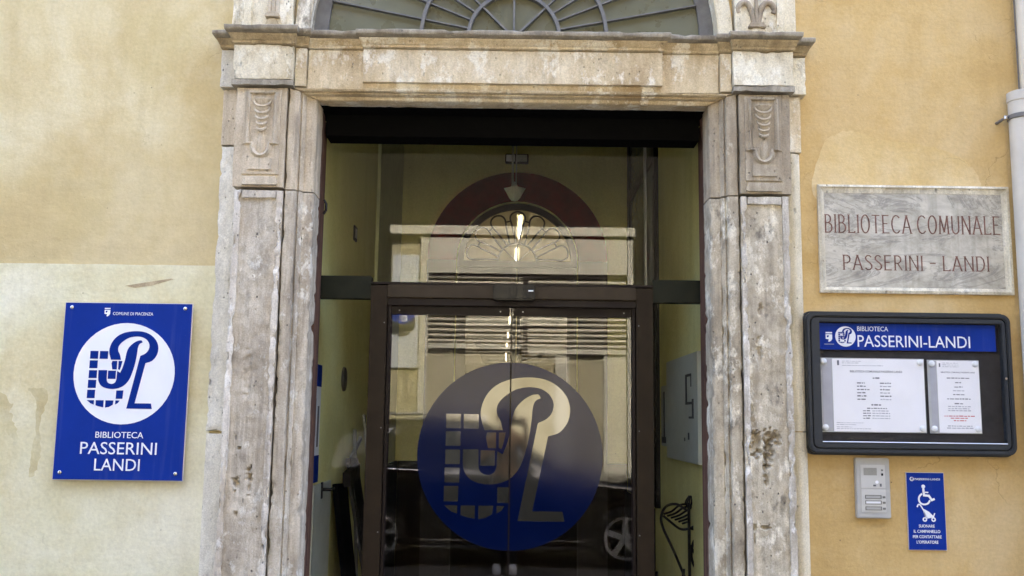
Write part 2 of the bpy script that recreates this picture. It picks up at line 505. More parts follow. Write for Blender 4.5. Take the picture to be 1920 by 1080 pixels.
def catmull(pts, n=6, closed=False):
    m = len(pts)
    out = []
    for i in range(m if closed else m - 1):
        p = [pts[(i + k) % m] if closed else pts[min(max(i + k, 0), m - 1)] for k in (-1, 0, 1, 2)]
        for j in range(n):
            t = j / n
            out.append(tuple(.5 * (2 * b + (c - a) * t + (2 * a - 5 * b + 4 * c - d) * t * t + (3 * b - a - 3 * c + d) * t ** 3)
                             for a, b, c, d in zip(*p)))
    if not closed:
        out.append(tuple(pts[-1]))
    return out
def arc(cx, cz, r, a0, a1, n=24):
    return [(cx + r * math.cos(a0 + (a1 - a0) * i / n), cz + r * math.sin(a0 + (a1 - a0) * i / n)) for i in range(n + 1)]
def rrect(x0, x1, z0, z1, r, n=6):
    p = []
    for cx, cz, a in ((x1 - r, z1 - r, 0), (x0 + r, z1 - r, 90), (x0 + r, z0 + r, 180), (x1 - r, z0 + r, 270)):
        p += arc(cx, cz, r, R(a), R(a + 90), n)
    return p
def ring(outer, inner, y0, y1):
    """two outlines with the same number of points -> a frame"""
    n = len(outer)
    b = MB()
    vs = [(x, y0, z) for x, z in outer] + [(x, y0, z) for x, z in inner] + [(x, y1, z) for x, z in outer] + [(x, y1, z) for x, z in inner]
    fs = []
    for i in range(n):
        j = (i + 1) % n
        fs += [(i, n + i, n + j, j), (2 * n + i, 2 * n + j, 3 * n + j, 3 * n + i), (i, j, 2 * n + j, 2 * n + i), (n + i, 3 * n + i, 3 * n + j, n + j)]
    return b.add(vs, fs)
def rect(x0, x1, z0, z1):
    return [(x0, z0), (x1, z0), (x1, z1), (x0, z1)]
def filled(splines, y, depth, sx=1, sz=1, ox=0, oz=0, side=0):
    """flat figure with holes (even-odd) in the x-z plane, front at y, extruded back by depth"""
    cu = bpy.data.curves.new('f', 'CURVE')
    cu.dimensions = '2D'
    cu.fill_mode = 'BOTH'
    cu.extrude = depth / 2
    for sp in splines:
        s = cu.splines.new('POLY')
        s.points.add(len(sp) - 1)
        for q, (x, z) in zip(s.points, sp):
            q.co = (ox + sx * x, oz + sz * z, 0, 1)
        s.use_cyclic_u = True
    ob = bpy.data.objects.new('f', cu)
    me = bpy.data.meshes.new_from_object(ob)
    bpy.data.objects.remove(ob)
    bpy.data.curves.remove(cu)
    me.transform(Matrix.Translation((0, y + depth / 2, 0)) @ Matrix.Rotation(PI / 2, 4, 'X'))
    if side:
        bm = bmesh.new()
        bm.from_mesh(me)
        bmesh.ops.bisect_plane(bm, geom=bm.verts[:] + bm.edges[:] + bm.faces[:], plane_co=(ox + side * .003, 0, 0), plane_no=(-side, 0, 0), clear_outer=True)
        bm.to_mesh(me)
        bm.free()
    me.materials.clear()
    return me
def text(body, x, z, h, y, mat, parent, w=None, al='L', name='lettering', depth=.0012, bold=0):
    """line of lettering on a surface facing -y: cap height h, width w, baseline z"""
    cu = bpy.data.curves.new('t', 'FONT')
    cu.body = body
    cu.size = 1
    cu.extrude = .5
    cu.offset = bold
    cu.resolution_u = 3
    ob = bpy.data.objects.new('t', cu)
    me = bpy.data.meshes.new_from_object(ob)
    bpy.data.objects.remove(ob)
    bpy.data.curves.remove(cu)
    xs = [v.co.x for v in me.vertices]
    zs = [v.co.y for v in me.vertices]
    k = h / .729
    kx = w / (max(xs) - min(xs)) if w else k
    x0 = min(xs) if al == 'L' else (min(xs) + max(xs)) / 2
    for v in me.vertices:
        a, b, c = v.co
        v.co = (x + (a - x0) * kx, y + depth / 2 - c * depth, z + b * k)
    me.materials.clear()
    return link(name, me, mat, parent)
def disc(cx, cz, r, y0, y1, n=48):
    return MB().prism(arc(cx, cz, r, 0, 2 * PI * (n - 1) / n, n - 1), y0, y1)

# ------------------------------------------------------------------ ground
g = MB().box(-60, 60, -60, -.9, -.3, -.02).build('street', 'asphalt')
tag(g, kind='structure')
g = MB().box(-14, 14, -.9, .55, -.3, 0).build('pavement', 'paving', bevel=.01)
tag(g, kind='structure')
g = MB().box(-14, 14, -8.1, -7.25, -.3, 0.004).build('pavement_opposite', 'paving', bevel=.01)
tag(g, kind='structure')

# ------------------------------------------------------------------ library building (walls)
PX = -.008                      # middle of the portal
bl = thing('library_building', 'ochre plastered library facade with weathered stone portal in the middle', 'building', (0, .25, 0))
H = 8.3
AZ, AR = 3.55, 1.06             # arch of the fanlight
def half(side):
    a = [(PX + side * 13, 0), (PX + side * 1.07, 0), (PX + side * 1.07, AZ)]
    a += [(PX + side * 1.07 * math.cos(q), AZ + 1.07 * math.sin(q)) for q in [PI / 2 * i / 20 for i in range(1, 21)]]
    return a + [(PX, H), (PX + side * 13, H)]
MB().prism(half(-1), 0, .3).build('plaster_wall', 'ochre_l', bl)
MB().prism(half(1), 0, .3).build('plaster_wall', 'ochre_r', bl)
MB().box(-13.2, 13.2, -.35, 9, H, H + .12).build('roof', 'ledge', bl)
pp = [(-8, 2.343)]
for i in range(1, 70):
    x = -8 + (8 - 1.47) * i / 69
    pp.append((x, 2.343 + .004 * noise.noise(Vector((x * 9, 0, 0)))))
pt = MB().prism([(-8, .0), (-1.47, .0)] + pp[::-1], -.005, .001).build('cream_plaster_patch', 'cream', bl)
pt['label'] = 'pale cream repainted lower band of the wall left of the portal'
# scuff gouge and peeled corner of the cream band
MB().prism([(-1.93, 2.236), (-1.84, 2.252), (-1.70, 2.276), (-1.69, 2.272), (-1.80, 2.238), (-1.88, 2.226)], -.0062, -.004).build('scuff_mark', 'cornice', bl)
def ragged(pts, amp, n=9):
    q = catmull(pts, n, True)
    return [(x + amp * noise.noise(Vector((x * 45, z * 45, 1))), z + amp * noise.noise(Vector((x * 45, z * 45, 7)))) for x, z in q]
MB().prism(ragged([(-2.66, 1.69), (-2.52, 1.70), (-2.455, 1.66), (-2.44, 1.58), (-2.405, 1.50), (-2.415, 1.44), (-2.46, 1.50), (-2.53, 1.46), (-2.66, 1.47)], .02), -.0056, -.004).build('peeled_patch', 'peel', bl)
MB().prism(ragged([(-2.37, 1.715), (-2.29, 1.72), (-2.275, 1.66), (-2.30, 1.55), (-2.285, 1.42), (-2.31, 1.30), (-2.335, 1.32), (-2.32, 1.50), (-2.33, 1.66)], .012), -.0053, -.004).build('peeled_patch', 'peel', bl)

M['repair'] = plaster('repaired_ochre_plaster', (.645, .48, .225), (.69, .56, .33), (.57, .40, .16), (21, 0, 9), spots=.4)
MB().prism(ragged([(1.57, 2.70), (1.575, 3.0), (1.652, 3.067), (1.734, 3.085), (1.869, 3.042), (2.085, 3.016), (2.246, 2.968), (2.337, 2.891), (2.375, 2.80), (2.36, 2.70)], .008), -.0016, .0008).build('repair_patch', 'repair', bl)
# ------------------------------------------------------------------ stone portal
po = thing('stone_portal', 'weathered carved limestone portal with pilasters and cornice round the library entrance', 'portal', (PX, -.05, 0))
def X(side, a, b):
    a, b = PX + side * a, PX + side * b
    return min(a, b), max(a, b)
DENTS = {-1: [(-1.30, 1.285, .012, .030, .018), (-1.235, 1.30, .008, .05, .012), (-1.245, 1.33, .008, .03, .012), (-1.27, 1.80, .02, .10, .005), (-1.29, 1.14, .008, .010, .01), (-1.29, 1.45, .007, .008, .012)],
         1: [(1.17, 1.50, .028, .055, .022), (1.25, 1.53, .040, .035, .020), (1.235, 1.46, .020, .06, .022), (1.222, 1.38, .012, .07, .016), (1.15, 1.62, .02, .06, .010), (1.16, 1.11, .010, .014, .02), (1.155, 1.06, .007, .020, .02), (1.215, 1.11, .02, .007, .014), (1.20, 1.95, .012, .05, .008), (1.21, 2.14, .010, .03, .008)]}
def profile_jamb(side):
    """moulded door jamb, plan section (distance from middle, y)"""
    return [(.99, .10), (.99, -.040), (.998, -.050), (1.042, -.054), (1.048, -.074), (1.058, -.082), (1.066, -.076), (1.070, -.098), (1.122, -.102), (1.128, -.094), (1.128, .10)]
for sd_, sm, cm, seed in ((-1, 'shaft_l', 'capital_l', 1), (1, 'shaft_r', 'capital_r', 5)):
    # moulded jamb: lower and upper stone, the upper one mitred into the lintel
    pr = profile_jamb(sd_)
    def jamb(z0, ztop):
        b = MB()
        n = len(pr)
        vs = [(PX + sd_ * d, y, z0) for d, y in pr] + [(PX + sd_ * d, y, ztop(d)) for d, y in pr]
        fs = [(i, (i + 1) % n, (i + 1) % n + n, i + n) for i in range(n)] + [tuple(range(n)), tuple(range(2 * n - 1, n - 1, -1))]
        return b.add(vs, fs)
    jamb(0, lambda d: 2.712).weathered('door_jamb', sm, po, .016, .0022, .014, seed, thr=.12)
    jamb(2.716, lambda d: 3.195 + min((d - .99) * .37, .045) - .0005).weathered('door_jamb', cm, po, .022, .0012, .006, seed + 1)
    # pilaster shaft with a sunk panel
    x0, x1 = X(sd_, 1.131, 1.366)
    xi0, xi1 = X(sd_, 1.160, 1.334)
    zt, zp = 2.708, 2.668
    sh = MB()
    sh.box(x0, x1, -.106, .05, 0, zt)
    sh.weathered('pilaster_panel', sm, po, .007, .0040, .010, seed + 2, dents=DENTS[sd_])
    MB().box(x0 - .0015, xi0, -.122, -.104, 0, zt + .001).weathered('panel_border', 'border_l' if sd_ < 0 else 'border_r', po, .016, .0022, .020, seed + 3, thr=.06)
    MB().box(xi1, x1 + .0015, -.122, -.104, 0, zt + .001).weathered('panel_border', 'border_l' if sd_ < 0 else 'border_r', po, .016, .0022, .020, seed + 4, thr=.06)
    MB().box(xi0 + .002, xi1 - .002, -.121, -.104, zp, zt).weathered('panel_border', 'border_l' if sd_ < 0 else 'border_r', po, .018, .0012, .006, seed + 5)
    # outer strips
    x0, x1 = X(sd_, 1.368, 1.472)
    if sd_ < 0:
        MB().box(x0, x1, -.05, .02, 2.953, 3.244).weathered('side_strip', cm, po, .02, .0015, .006, 9)
        MB().box(x0 + .004, x1, -.047, .02, 1.526, 2.947).weathered('side_strip', 'strip_w', po, .02, .002, .012, 10, thr=.05)
        MB().prism(rect(x0 + .007, x1 - .01, 0, 1.516), -.045, .02).weathered('side_strip', 'strip_w', po, .03, .001, .004, 11)
    else:
        MB().box(x0, x1 - .012, -.05, .02, 2.953, 3.244).weathered('side_strip', 'lintel', po, .02, .0015, .006, 9)
        for z0, z1 in ((1.563, 2.947), (0, 1.558)):
            b = MB()
            n = 9
            pts = [(x0, .02)] + [(x0 + .004 + (x1 - x0 - .024) * i / n, -.03 - .022 * math.sin(PI * i / n)) for i in range(n + 1)] + [(x1 - .016, .02)]
            m = len(pts)
            b.add([(x, y, z0) for x, y in pts] + [(x, y, z1) for x, y in pts],
                  [(i, (i + 1) % m, (i + 1) % m + m, i + m) for i in range(m)] + [tuple(range(m)), tuple(range(2 * m - 1, m - 1, -1))])
            b.build('side_strip', 'strip_c', po, smooth=50, fix=True)
    # capital block
    x0, x1 = X(sd_, 1.131, 1.385)
    cap = MB().box(x0, x1, -.118, .05, 2.722, 3.232).weathered('capital_block', cm, po, .02, .0012, .006, seed + 6)
    cx = PX + sd_ * 1.247
    # raised plate of the capital: outline with a tongue at the foot
    pl = MB().box(cx - .092, cx + .092, -.129, -.116, 2.785, 3.218).weathered('capital_panel', cm, po, .016, .0008, .004, seed + 7)
    fr = [(cx - .066, 3.198), (cx + .066, 3.198), (cx + .066, 2.94), (cx + .044, 2.94)]
    fr += [(cx + .044 * math.cos(q), 2.93 - .052 * math.sin(q)) for q in [PI * i / 14 for i in range(15)]]
    fr += [(cx - .044, 2.94), (cx - .066, 2.94)]
    MB().tube([(x, -.132, z) for x, z in fr], .0125, 4, closed=True).build('panel_moulding', cm, pl)
    MB().tube([(cx - .09, -.129, 2.94), (cx - .06, -.129, 2.94)], .005, 6).build('panel_moulding', cm, pl, smooth=60)
    MB().tube([(cx + .06, -.129, 2.94), (cx + .09, -.129, 2.94)], .005, 6).build('panel_moulding', cm, pl, smooth=60)
    # drop of husks
    for i, (zc, w) in enumerate(((3.160, .043), (3.120, .037), (3.084, .031), (3.052, .027), (3.022, .024))):
        h = MB()
        prof = [(w * .2, -.030), (w * .5, -.025), (w * .74, -.012), (w * .95, .0), (w * 1.06, .007), (w * .9, .010), (w * .5, .004)]
        h.lathe(prof, (0, 0, 0), 'Z', 18)
        h.v = [(cx + x, -.127 + y * .55, zc + z) for x, y, z in h.v]
        hk = h.build('husk', cm, pl, smooth=60, fix=True)
        q = [(cx + w * math.cos(a), -.134 - .010 * math.sin(-a), zc + .004 + w * .85 * math.sin(a)) for a in [-PI * i / 10 for i in range(11)]]
        MB().tube(q, [.003] + [.0045, .0065, .0075, .008, .008, .008, .0075, .0065, .0045] + [.003], 6).build('husk_rim', cm, hk, smooth=50)
    h = MB().lathe([(.012, -.115), (.023, -.09), (.021, -.04), (.012, .0)], (0, 0, 0), 'Z', 14)
    h.v = [(cx + x, -.127 + y * .4, 3.005 + z) for x, y, z in h.v]
    h.build('tongue', cm, pl, smooth=60, fix=True)
    MB().box(cx - .060, cx + .060, -.136, -.128, 2.806, 2.868).build('foot_plate', cm, pl, bevel=.002)
    # small base moulding under the panel
    MB().prism([(cx - .085, 2.73), (cx + .085, 2.73), (cx + .092, 2.738), (cx + .080, 2.776), (cx - .080, 2.776), (cx - .092, 2.738)], -.137, -.115).weathered('base_moulding', cm, po, .016, .0008, .004, seed)
    # frieze block over the pilaster
    x0, x1 = X(sd_, 1.100, 1.402)
    MB().box(x0, x1, -.146, .03, 3.268, 3.447).weathered('frieze_block', 'block', po, .014, .0025, .014, seed + 8, thr=.02)
    MB().box(x0 - .003, x1 + .003, -.149, .03, 3.236, 3.266).weathered('frieze_lip', 'ledge', po, .016, .0018, .010, seed + 9, thr=.05)
    x0, x1 = X(sd_, 1.404, 1.484)
    MB().box(x0, x1, -.075, .03, 3.249, 3.444).weathered('frieze_return', 'block' if sd_ > 0 else 'strip_w', po, .018, .0018, .008, seed + 10)
    x0, x1 = X(sd_, 1.042, 1.098)
    MB().box(x0, x1, -.112, .03, 3.246, 3.445).weathered('frieze_return', 'lintel', po, .018, .001, .005, seed + 11)
    # above the cornice: pedestal strips
    x0, x1 = X(sd_, 1.385, 1.452)
    MB().box(x0, x1, -.04, .03, 3.527, 4.8).weathered('upper_strip', 'block', po, .04, .0015, .006, seed + 12)
    x0, x1 = X(sd_, 1.131, 1.383)
    MB().box(x0, x1, -.062, .03, 3.527, 4.8).weathered('upper_pilaster', 'block', po, .04, .0015, .006, seed + 13)
    x0, x1 = X(sd_, 1.345, 1.383)
    MB().box(x0, x1, -.074, -.06, 3.53, 4.8).weathered('upper_border', 'block', po, .03, .001, .006, seed + 14)
    x0, x1 = X(sd_, 1.131, 1.165)
    MB().box(x0, x1, -.074, -.06, 3.53, 4.8).weathered('upper_border', 'block', po, .03, .001, .006, seed + 15)

# carved drops above the cornice
cx = PX - 1.236
b = MB()
b.prism([(cx - .058, 3.555), (cx + .062, 3.555), (cx + .040, 3.575), (cx + .022, 3.615), (cx - .018, 3.615), (cx - .036, 3.575)], -.088, -.058)
b.build('carved_foot', 'cornice', po, bevel=.006)
MB().box(cx - .034, cx + .040, -.098, -.058, 3.617, 3.634).build('carved_band', 'capital_l', po, bevel=.003)
MB().box(cx - .026, cx + .032, -.092, -.058, 3.635, 3.648).build('carved_band', 'capital_l', po, bevel=.003)
for i in range(3):
    x = cx - .017 + i * .020
    MB().tube([(x, -.066, 3.648), (x, -.066, 4.2)], .011, 8).build('carved_flute', 'capital_l', po, smooth=60)
cx = PX + 1.240
MB().box(cx - .042, cx + .046, -.092, -.058, 3.598, 3.612).build('carved_band', 'capital_r', po, bevel=.003)
MB().box(cx - .034, cx + .038, -.088, -.058, 3.613, 3.626).build('carved_band', 'capital_r', po, bevel=.003)
MB().prism([(cx - .060, 3.552), (cx + .060, 3.552), (cx + .034, 3.562), (cx + .026, 3.597), (cx - .024, 3.597), (cx - .034, 3.562)], -.082, -.058).build('carved_foot', 'block', po, bevel=.005)
for s_ in (-1, 1):
    pth = [(.012, 3.626), (.020, 3.67), (.032, 3.715), (.055, 3.738), (.082, 3.728), (.094, 3.700), (.088, 3.680)]
    pth = catmull(pth, 5)
    MB().tube([(cx + s_ * x, -.066, z) for x, z in pth], [.013] * 8 + [.016] * (len(pth) - 14) + [.013] * 6, 8).build('carved_scroll', 'capital_r', po, smooth=60)
MB().tube([(cx + .002, -.068, 3.626), (cx + .002, -.068, 4.1)], .010, 8).build('carved_flute', 'capital_r', po, smooth=60)

# lintel: moulded architrave, frieze, raised tablet
def lintel_profile():
    return [(3.195, .055), (3.195, -.042), (3.198, -.050), (3.211, -.054), (3.213, -.066), (3.218, -.082), (3.223, -.078), (3.226, -.102), (3.237, -.108), (3.241, -.102), (3.241, .055)]
b = MB()
lp = lintel_profile()
n = len(lp)
def lx(z):
    return .99 + (z - 3.195) / .37
b.add([(PX - lx(z), y, z) for z, y in lp] + [(PX + lx(z), y, z) for z, y in lp],
      [(i, (i + 1) % n, (i + 1) % n + n, i + n) for i in range(n)] + [tuple(range(n)), tuple(range(2 * n - 1, n - 1, -1))])
b.weathered('architrave', 'lintel', po, .025, .001, .006, 21)
MB().box(PX - 1.04, PX + 1.04, -.088, .05, 3.243, 3.446).weathered('frieze', 'lintel', po, .022, .0015, .004, 22)
MB().box(PX - .757, PX + .752, -.118, -.085, 3.270, 3.442).weathered('frieze_tablet', 'lintel', po, .018, .0012, .007, 23)
# cornice, swept round the breaks of the plan
def sweep_plan(plan, prof):
    b = MB()
    P = [Vector(p) for p in plan]
    m = len(P)
    vs = []
    for i, p in enumerate(P):
        n1 = n2 = None
        if i > 0:
            d = (P[i] - P[i - 1]).normalized()
            n1 = Vector((d.y, -d.x))
        if i < m - 1:
            d = (P[i + 1] - P[i]).normalized()
            n2 = Vector((d.y, -d.x))
        off = n1 + n2 if (n1 is not None and n2 is not None and abs(n1.dot(n2)) < .5) else (n1 if n1 is not None else n2)
        for o, z in prof:
            q = p + Vector((off.x * o * .5, off.y * o * 1.2))
            vs.append((q.x, q.y, z))
        vs.append((p.x, .03, prof[-1][1]))
        vs.append((p.x, .03, prof[0][1]))
    k = len(prof) + 2
    fs = []
    for i in range(m - 1):
        for j in range(k):
            fs.append((i * k + j, i * k + (j + 1) % k, (i + 1) * k + (j + 1) % k, (i + 1) * k + j))
    fs += [tuple(range(k)), tuple((m - 1) * k + j for j in range(k - 1, -1, -1))]
    return b.add(vs, fs)
low = [(.0, 3.449), (.008, 3.452), (.010, 3.462), (.016, 3.466), (.026, 3.480), (.030, 3.481), (.034, 3.492)]
top = [(.040, 3.4935), (.058, 3.497), (.062, 3.505), (.062, 3.520), (.054, 3.526)]
PLAN = [(-1.486, .0), (-1.486, -.078), (-1.404, -.078), (-1.404, -.149), (-1.098, -.149), (-1.098, -.114), (-1.040, -.114), (-1.040, -.090)]
mid = [(-1.040, -.090), (-.760, -.090), (-.760, -.114), (.755, -.114), (.755, -.090), (1.040, -.090)]
def shift(p):
    return [(x + PX, y) for x, y in p]
for k, (pl_, sd2) in enumerate(((PLAN, 1), (mid, 1), ([(-x, y) for x, y in PLAN][::-1], 1))):
    sweep_plan(shift(pl_), low).weathered('cornice_moulding', 'cornice' if k != 1 else 'lintel', po, .03, .0008, .006, 30 + k, thr=.25)
    sweep_plan(shift(pl_), top).weathered('cornice_ledge', 'ledge', po, .03, .0015, .010, 40 + k, thr=.12)
# arch stones round the fanlight
NV = 13
for i in range(NV):
    a0, a1 = PI * i / NV + .004, PI * (i + 1) / NV - .004
    o_ = arc(PX, AZ, 1.125, a0, a1, 5)
    i_ = arc(PX, AZ, 1.048, a1, a0, 5)
    MB().prism(o_ + i_, -.05 + .004 * random.random(), .12).build('arch_stone', 'block' if i < NV // 2 else 'shaft_r', po, bevel=.005)

# ------------------------------------------------------------------ fanlight
fl = thing('fanlight', 'grey iron sunburst fanlight with dusty panes above the stone cornice', 'window', (PX, .05, 3.53))
FZ = 3.578
fcx = -.008
RR = [0.0, .238, .484, .985]
def bar_box(p0, p1, w, y0, y1):
    d = (Vector(p1) - Vector(p0)).normalized()
    nn = Vector((-d.y, d.x)) * w / 2
    a, c = Vector(p0), Vector(p1)
    return MB().prism([tuple(a + nn), tuple(a - nn), tuple(c - nn), tuple(c + nn)], y0, y1)
def pol(r, a):
    return (fcx + r * math.cos(a), FZ + r * math.sin(a))
ob_ = arc(PX, FZ, 1.046, 0, PI, 40)
ib_ = arc(PX, FZ, .972, PI, 0, 40)
MB().prism(ob_ + ib_, .045, .10).build('frame', 'iron', fl)
MB().box(PX - 1.046, PX + 1.046, .02, .10, 3.528, 3.562).build('bottom_rail', 'iron', fl, bevel=.004)
for r in RR[1:3]:
    MB().prism(arc(fcx, FZ, r + .009, 0, PI, 32) + arc(fcx, FZ, r - .009, PI, 0, 32), .028, .062).build('ring_bar', 'iron', fl)
for k in range(1, 16):
    a = PI * k / 16
    if k % 4 == 0:
        bar_box(pol(.012, a), pol(.23, a), .010, .034, .060).build('bar', 'iron', fl)
    bar_box(pol(.246, a), pol(.476, a), .0065, .034, .060).build('bar', 'iron', fl)
    bar_box(pol(.492, a), pol(.975, a), .0075, .034, .060).build('bar', 'iron', fl)
for ri, cnt in ((0, 4), (1, 16), (2, 16)):
    for k in range(cnt):
        a0, a1 = PI * k / cnt + .004, PI * (k + 1) / cnt - .004
        pts = arc(fcx, FZ, RR[ri + 1] - .002, a0, a1, 6)
        pts += arc(fcx, FZ, RR[ri] + .002, a1, a0, 6) if ri else [(fcx + .004 * math.cos((a0 + a1) / 2), FZ + .004 * math.sin((a0 + a1) / 2))]
        y = .066 + .003 * random.random()
        MB().prism([(x, z - .016 if z < FZ + .01 else z) for x, z in pts], y, y + .004).build('pane', 'fan_glass', fl)

# ------------------------------------------------------------------ entrance hall
def struct(name, b, mat, **k):
    o = b.build(name, mat, **k)
    tag(o, kind='structure')
    return o
HB = 4.05
struct('hall_floor', MB().box(-1.3, 1.3, .3, 45, -.2, .002), 'floor')
struct('hall_ceiling', MB().box(-1.25, 1.25, .305, 4.2, 4.35, 4.5), 'ceil')
struct('hall_wall_left', MB().box(-1.25, -1.06, .302, 4.2, 0, 4.36), 'hall')
struct('hall_wall_left_far', MB().box(-1.06, -1.035, 2.55, 4.04, 0, 4.355), 'hall_p')
M['dark_fill'] = plain('dark_brown_fill', (.020, .015, .010), .7, spec=.15)  # dark panels added to keep the far lower part of the hall dark
struct('hall_dark_fill_left', MB().box(-1.034, -1.012, 2.35, 4.045, .003, 1.22), 'dark_fill', bevel=.004)
struct('hall_dark_fill_back', MB().box(-1.010, 1.058, HB - .022, HB - .001, .003, 1.22), 'dark_fill')
struct('hall_dark_fill_right', MB().box(1.036, 1.059, 2.35, HB - .024, .003, .98), 'dark_fill', bevel=.004)
struct('hall_wall_right', MB().box(1.06, 1.25, .302, 4.2, 0, 4.36), 'hall')
IR = .56
ICX, ICZ = .045, 3.06
back = [(-1.07, 0), (ICX - IR, 0), (ICX - IR, ICZ)] + [(ICX + IR * math.cos(a), ICZ + IR * math.sin(a)) for a in [PI - PI * i / 32 for i in range(1, 32)]] + [(ICX + IR, ICZ), (ICX + IR, 0), (1.07, 0), (1.07, 4.36), (-1.07, 4.36)]
struct('hall_wall_back', MB().prism(back, HB, HB + .25), 'hall')
# corridor beyond the inner door
struct('corridor_wall_left', MB().box(-1.5, -1.3, 4.31, 45, 0, 4.4), 'warm')
struct('corridor_wall_right', MB().box(1.3, 1.5, 4.31, 45, 0, 4.4), 'warm')
struct('corridor_ceiling', MB().box(-1.5, 1.5, 4.31, 45, 4.24, 4.4), 'warm')
struct('corridor_end_wall', MB().box(-1.5, 1.5, 45, 45.2, 0, 4.4), 'warm')
places = ['nearest to the inner arch', 'second from the inner arch', 'third from the inner arch', 'fourth from the inner arch', 'fifth from the inner arch', 'last one at the far end']
for i, (y0, y1) in enumerate(((7.3, 8.9), (9.7, 10.9), (19.5, 21.3), (24, 25.8), (28, 29.6), (33, 38))):
    x = .10 - .012 * (y0 - 7)
    lt = thing('tube_light', 'lit fluorescent ceiling tube in the corridor, ' + places[i], 'lamp', (x, y0, 4.2), 'tube lights along the corridor ceiling')
    MB().box(x - .05, x + .05, y0, y1, 4.205, 4.238).build('housing', 'warm', lt)
    MB().tube([(x, y0 + .03, 4.188), (x, y1 - .03, 4.188)], .015, 8).build('tube', 'tube', lt)

# inner doorway with its red arch and petal fanlight
dr = thing('inner_doorway', 'dark red arched doorway with petal fanlight at the back of the hall', 'door', (ICX, HB, 0))
MB().prism(arc(ICX, ICZ, .835, 0, PI, 40) + arc(ICX, ICZ, IR + .004, PI, 0, 40), HB - .05, HB - .001).build('arch_surround', 'red', dr, bevel=.006)
for s_ in (-1, 1):
    x0, x1 = sorted((ICX + s_ * (IR + .004), ICX + s_ * .835))
    MB().box(x0, x1, HB - .05, HB - .024, 0, ICZ - .001).build('side_surround', 'red_d', dr, bevel=.006)
MB().prism(arc(ICX, ICZ, IR, 0, PI, 40) + arc(ICX, ICZ, IR - .055, PI, 0, 40), HB + .06, HB + .12).build('fan_frame', 'red_d', dr)
MB().box(ICX - IR, ICX + IR, HB + .05, HB + .13, ICZ - .05, ICZ + .01).build('fan_rail', 'red_d', dr)
MB().prism(arc(ICX, ICZ, .19, 0, PI, 24) + arc(ICX, ICZ, .175, PI, 0, 24), HB + .07, HB + .10).build('fan_ring', 'red_d', dr)
for k in range(7):
    a = PI * (k + .5) / 7
    hw = .5 * PI / 7 * .80
    loop = [(.19, a - hw * .42), (.34, a - hw * .78), (.425, a - hw * .92), (.47, a - hw * .62), (.487, a), (.47, a + hw * .62), (.425, a + hw * .92), (.34, a + hw * .78), (.19, a + hw * .42)]
    pth = [(ICX + r * math.cos(q), HB + .085, ICZ + r * math.sin(q)) for r, q in loop]
    MB().tube(catmull(pth, 4), .009, 6).build('petal_bar', 'red_d', dr, smooth=60)
    if k < 6:
        a2 = PI * (k + 1) / 7
        MB().tube([(ICX + .40 * math.cos(a2 - .045), HB + .085, ICZ + .40 * math.sin(a2 - .045)), (ICX + .40 * math.cos(a2 + .045), HB + .085, ICZ + .40 * math.sin(a2 + .045))], .008, 6).build('petal_link', 'red_d', dr)
for k in range(1, 4):
    a = PI * k / 4
    MB().tube([(ICX, HB + .085, ICZ), (ICX + .18 * math.cos(a), HB + .085, ICZ + .18 * math.sin(a))], .006, 6).build('petal_bar', 'red_d', dr)
t = NT('milky_fanlight_glass')
tl = t.n.new('ShaderNodeBsdfTranslucent')
tl.inputs[0].default_value = (.90, .80, .52, 1)
tp = t.n.new('ShaderNodeBsdfTransparent')
mx = t.n.new('ShaderNodeMixShader')
mx.inputs[0].default_value = .6
t.lk(tp.outputs[0], mx.inputs[1]); t.lk(tl.outputs[0], mx.inputs[2])
t.lk(mx.outputs[0], t.n['Material Output'].inputs[0])
M['milky'] = t.m
MB().prism(arc(ICX, ICZ, IR - .05, 0, PI, 40), HB + .105, HB + .11).build('fan_pane', 'milky', dr)
for s_ in (-1, 1):
    a, b_ = sorted((ICX + s_ * .004, ICX + s_ * IR))
    lf = MB()
    wa, wb = (.09, .03) if s_ < 0 else (.03, .09)
    lf.box(a, a + wa, HB + .07, HB + .115, 0.02, ICZ - .052).box(b_ - wb, b_, HB + .07, HB + .115, .02, ICZ - .052)
    for z0, z1 in ((.02, 1.35), (2.85, ICZ - .052)):
        lf.box(a + wa, b_ - wb, HB + .07, HB + .115, z0, z1)
    l_ = lf.build('door_leaf', 'red_d', dr)
    MB().box(a + wa, b_ - wb, HB + .09, HB + .096, 1.35, 2.85).build('pane', 'tinted', l_)

# hall furniture
o = thing('pendant_lamp', 'metal pendant lamp with flared glass shade hanging in the hall', 'lamp', (.01, 2.2, 3.2))
MB().lathe([(.022, .0), (.04, .02), (.078, .09), (.08, .095)], (.01, 2.2, 3.205), 'Z', 4).build('shade', 'lampglass', o, fix=True)
MB().tube([(-.006, 2.2, 3.30), (-.006, 2.2, 4.35)], .008, 8).build('rod', 'lampmet', o, smooth=60)
MB().tube([(.020, 2.2, 3.30), (.020, 2.2, 4.35)], .005, 8).build('cable', 'lampmet', o, smooth=60)
MB().lathe([(.03, 0), (.02, .03), (.008, .05)], (.007, 2.2, 3.298), 'Z', 16).build('cap', 'lampmet', o, smooth=40)
o = thing('emergency_light', 'small pale emergency light box high on the back wall of the hall', 'lamp', (.03, HB - .06, 3.98))
MB().box(-.08, .14, HB - .06, HB - .001, 3.985, 4.07).build('case', 'brown_d', o, bevel=.005)
MB().box(-.07, .01, HB - .065, HB - .059, 3.995, 4.06).build('diffuser', 'white', o)
MB().box(.03, .125, HB - .065, HB - .059, 3.995, 4.06).build('diffuser', 'lampglass', o)

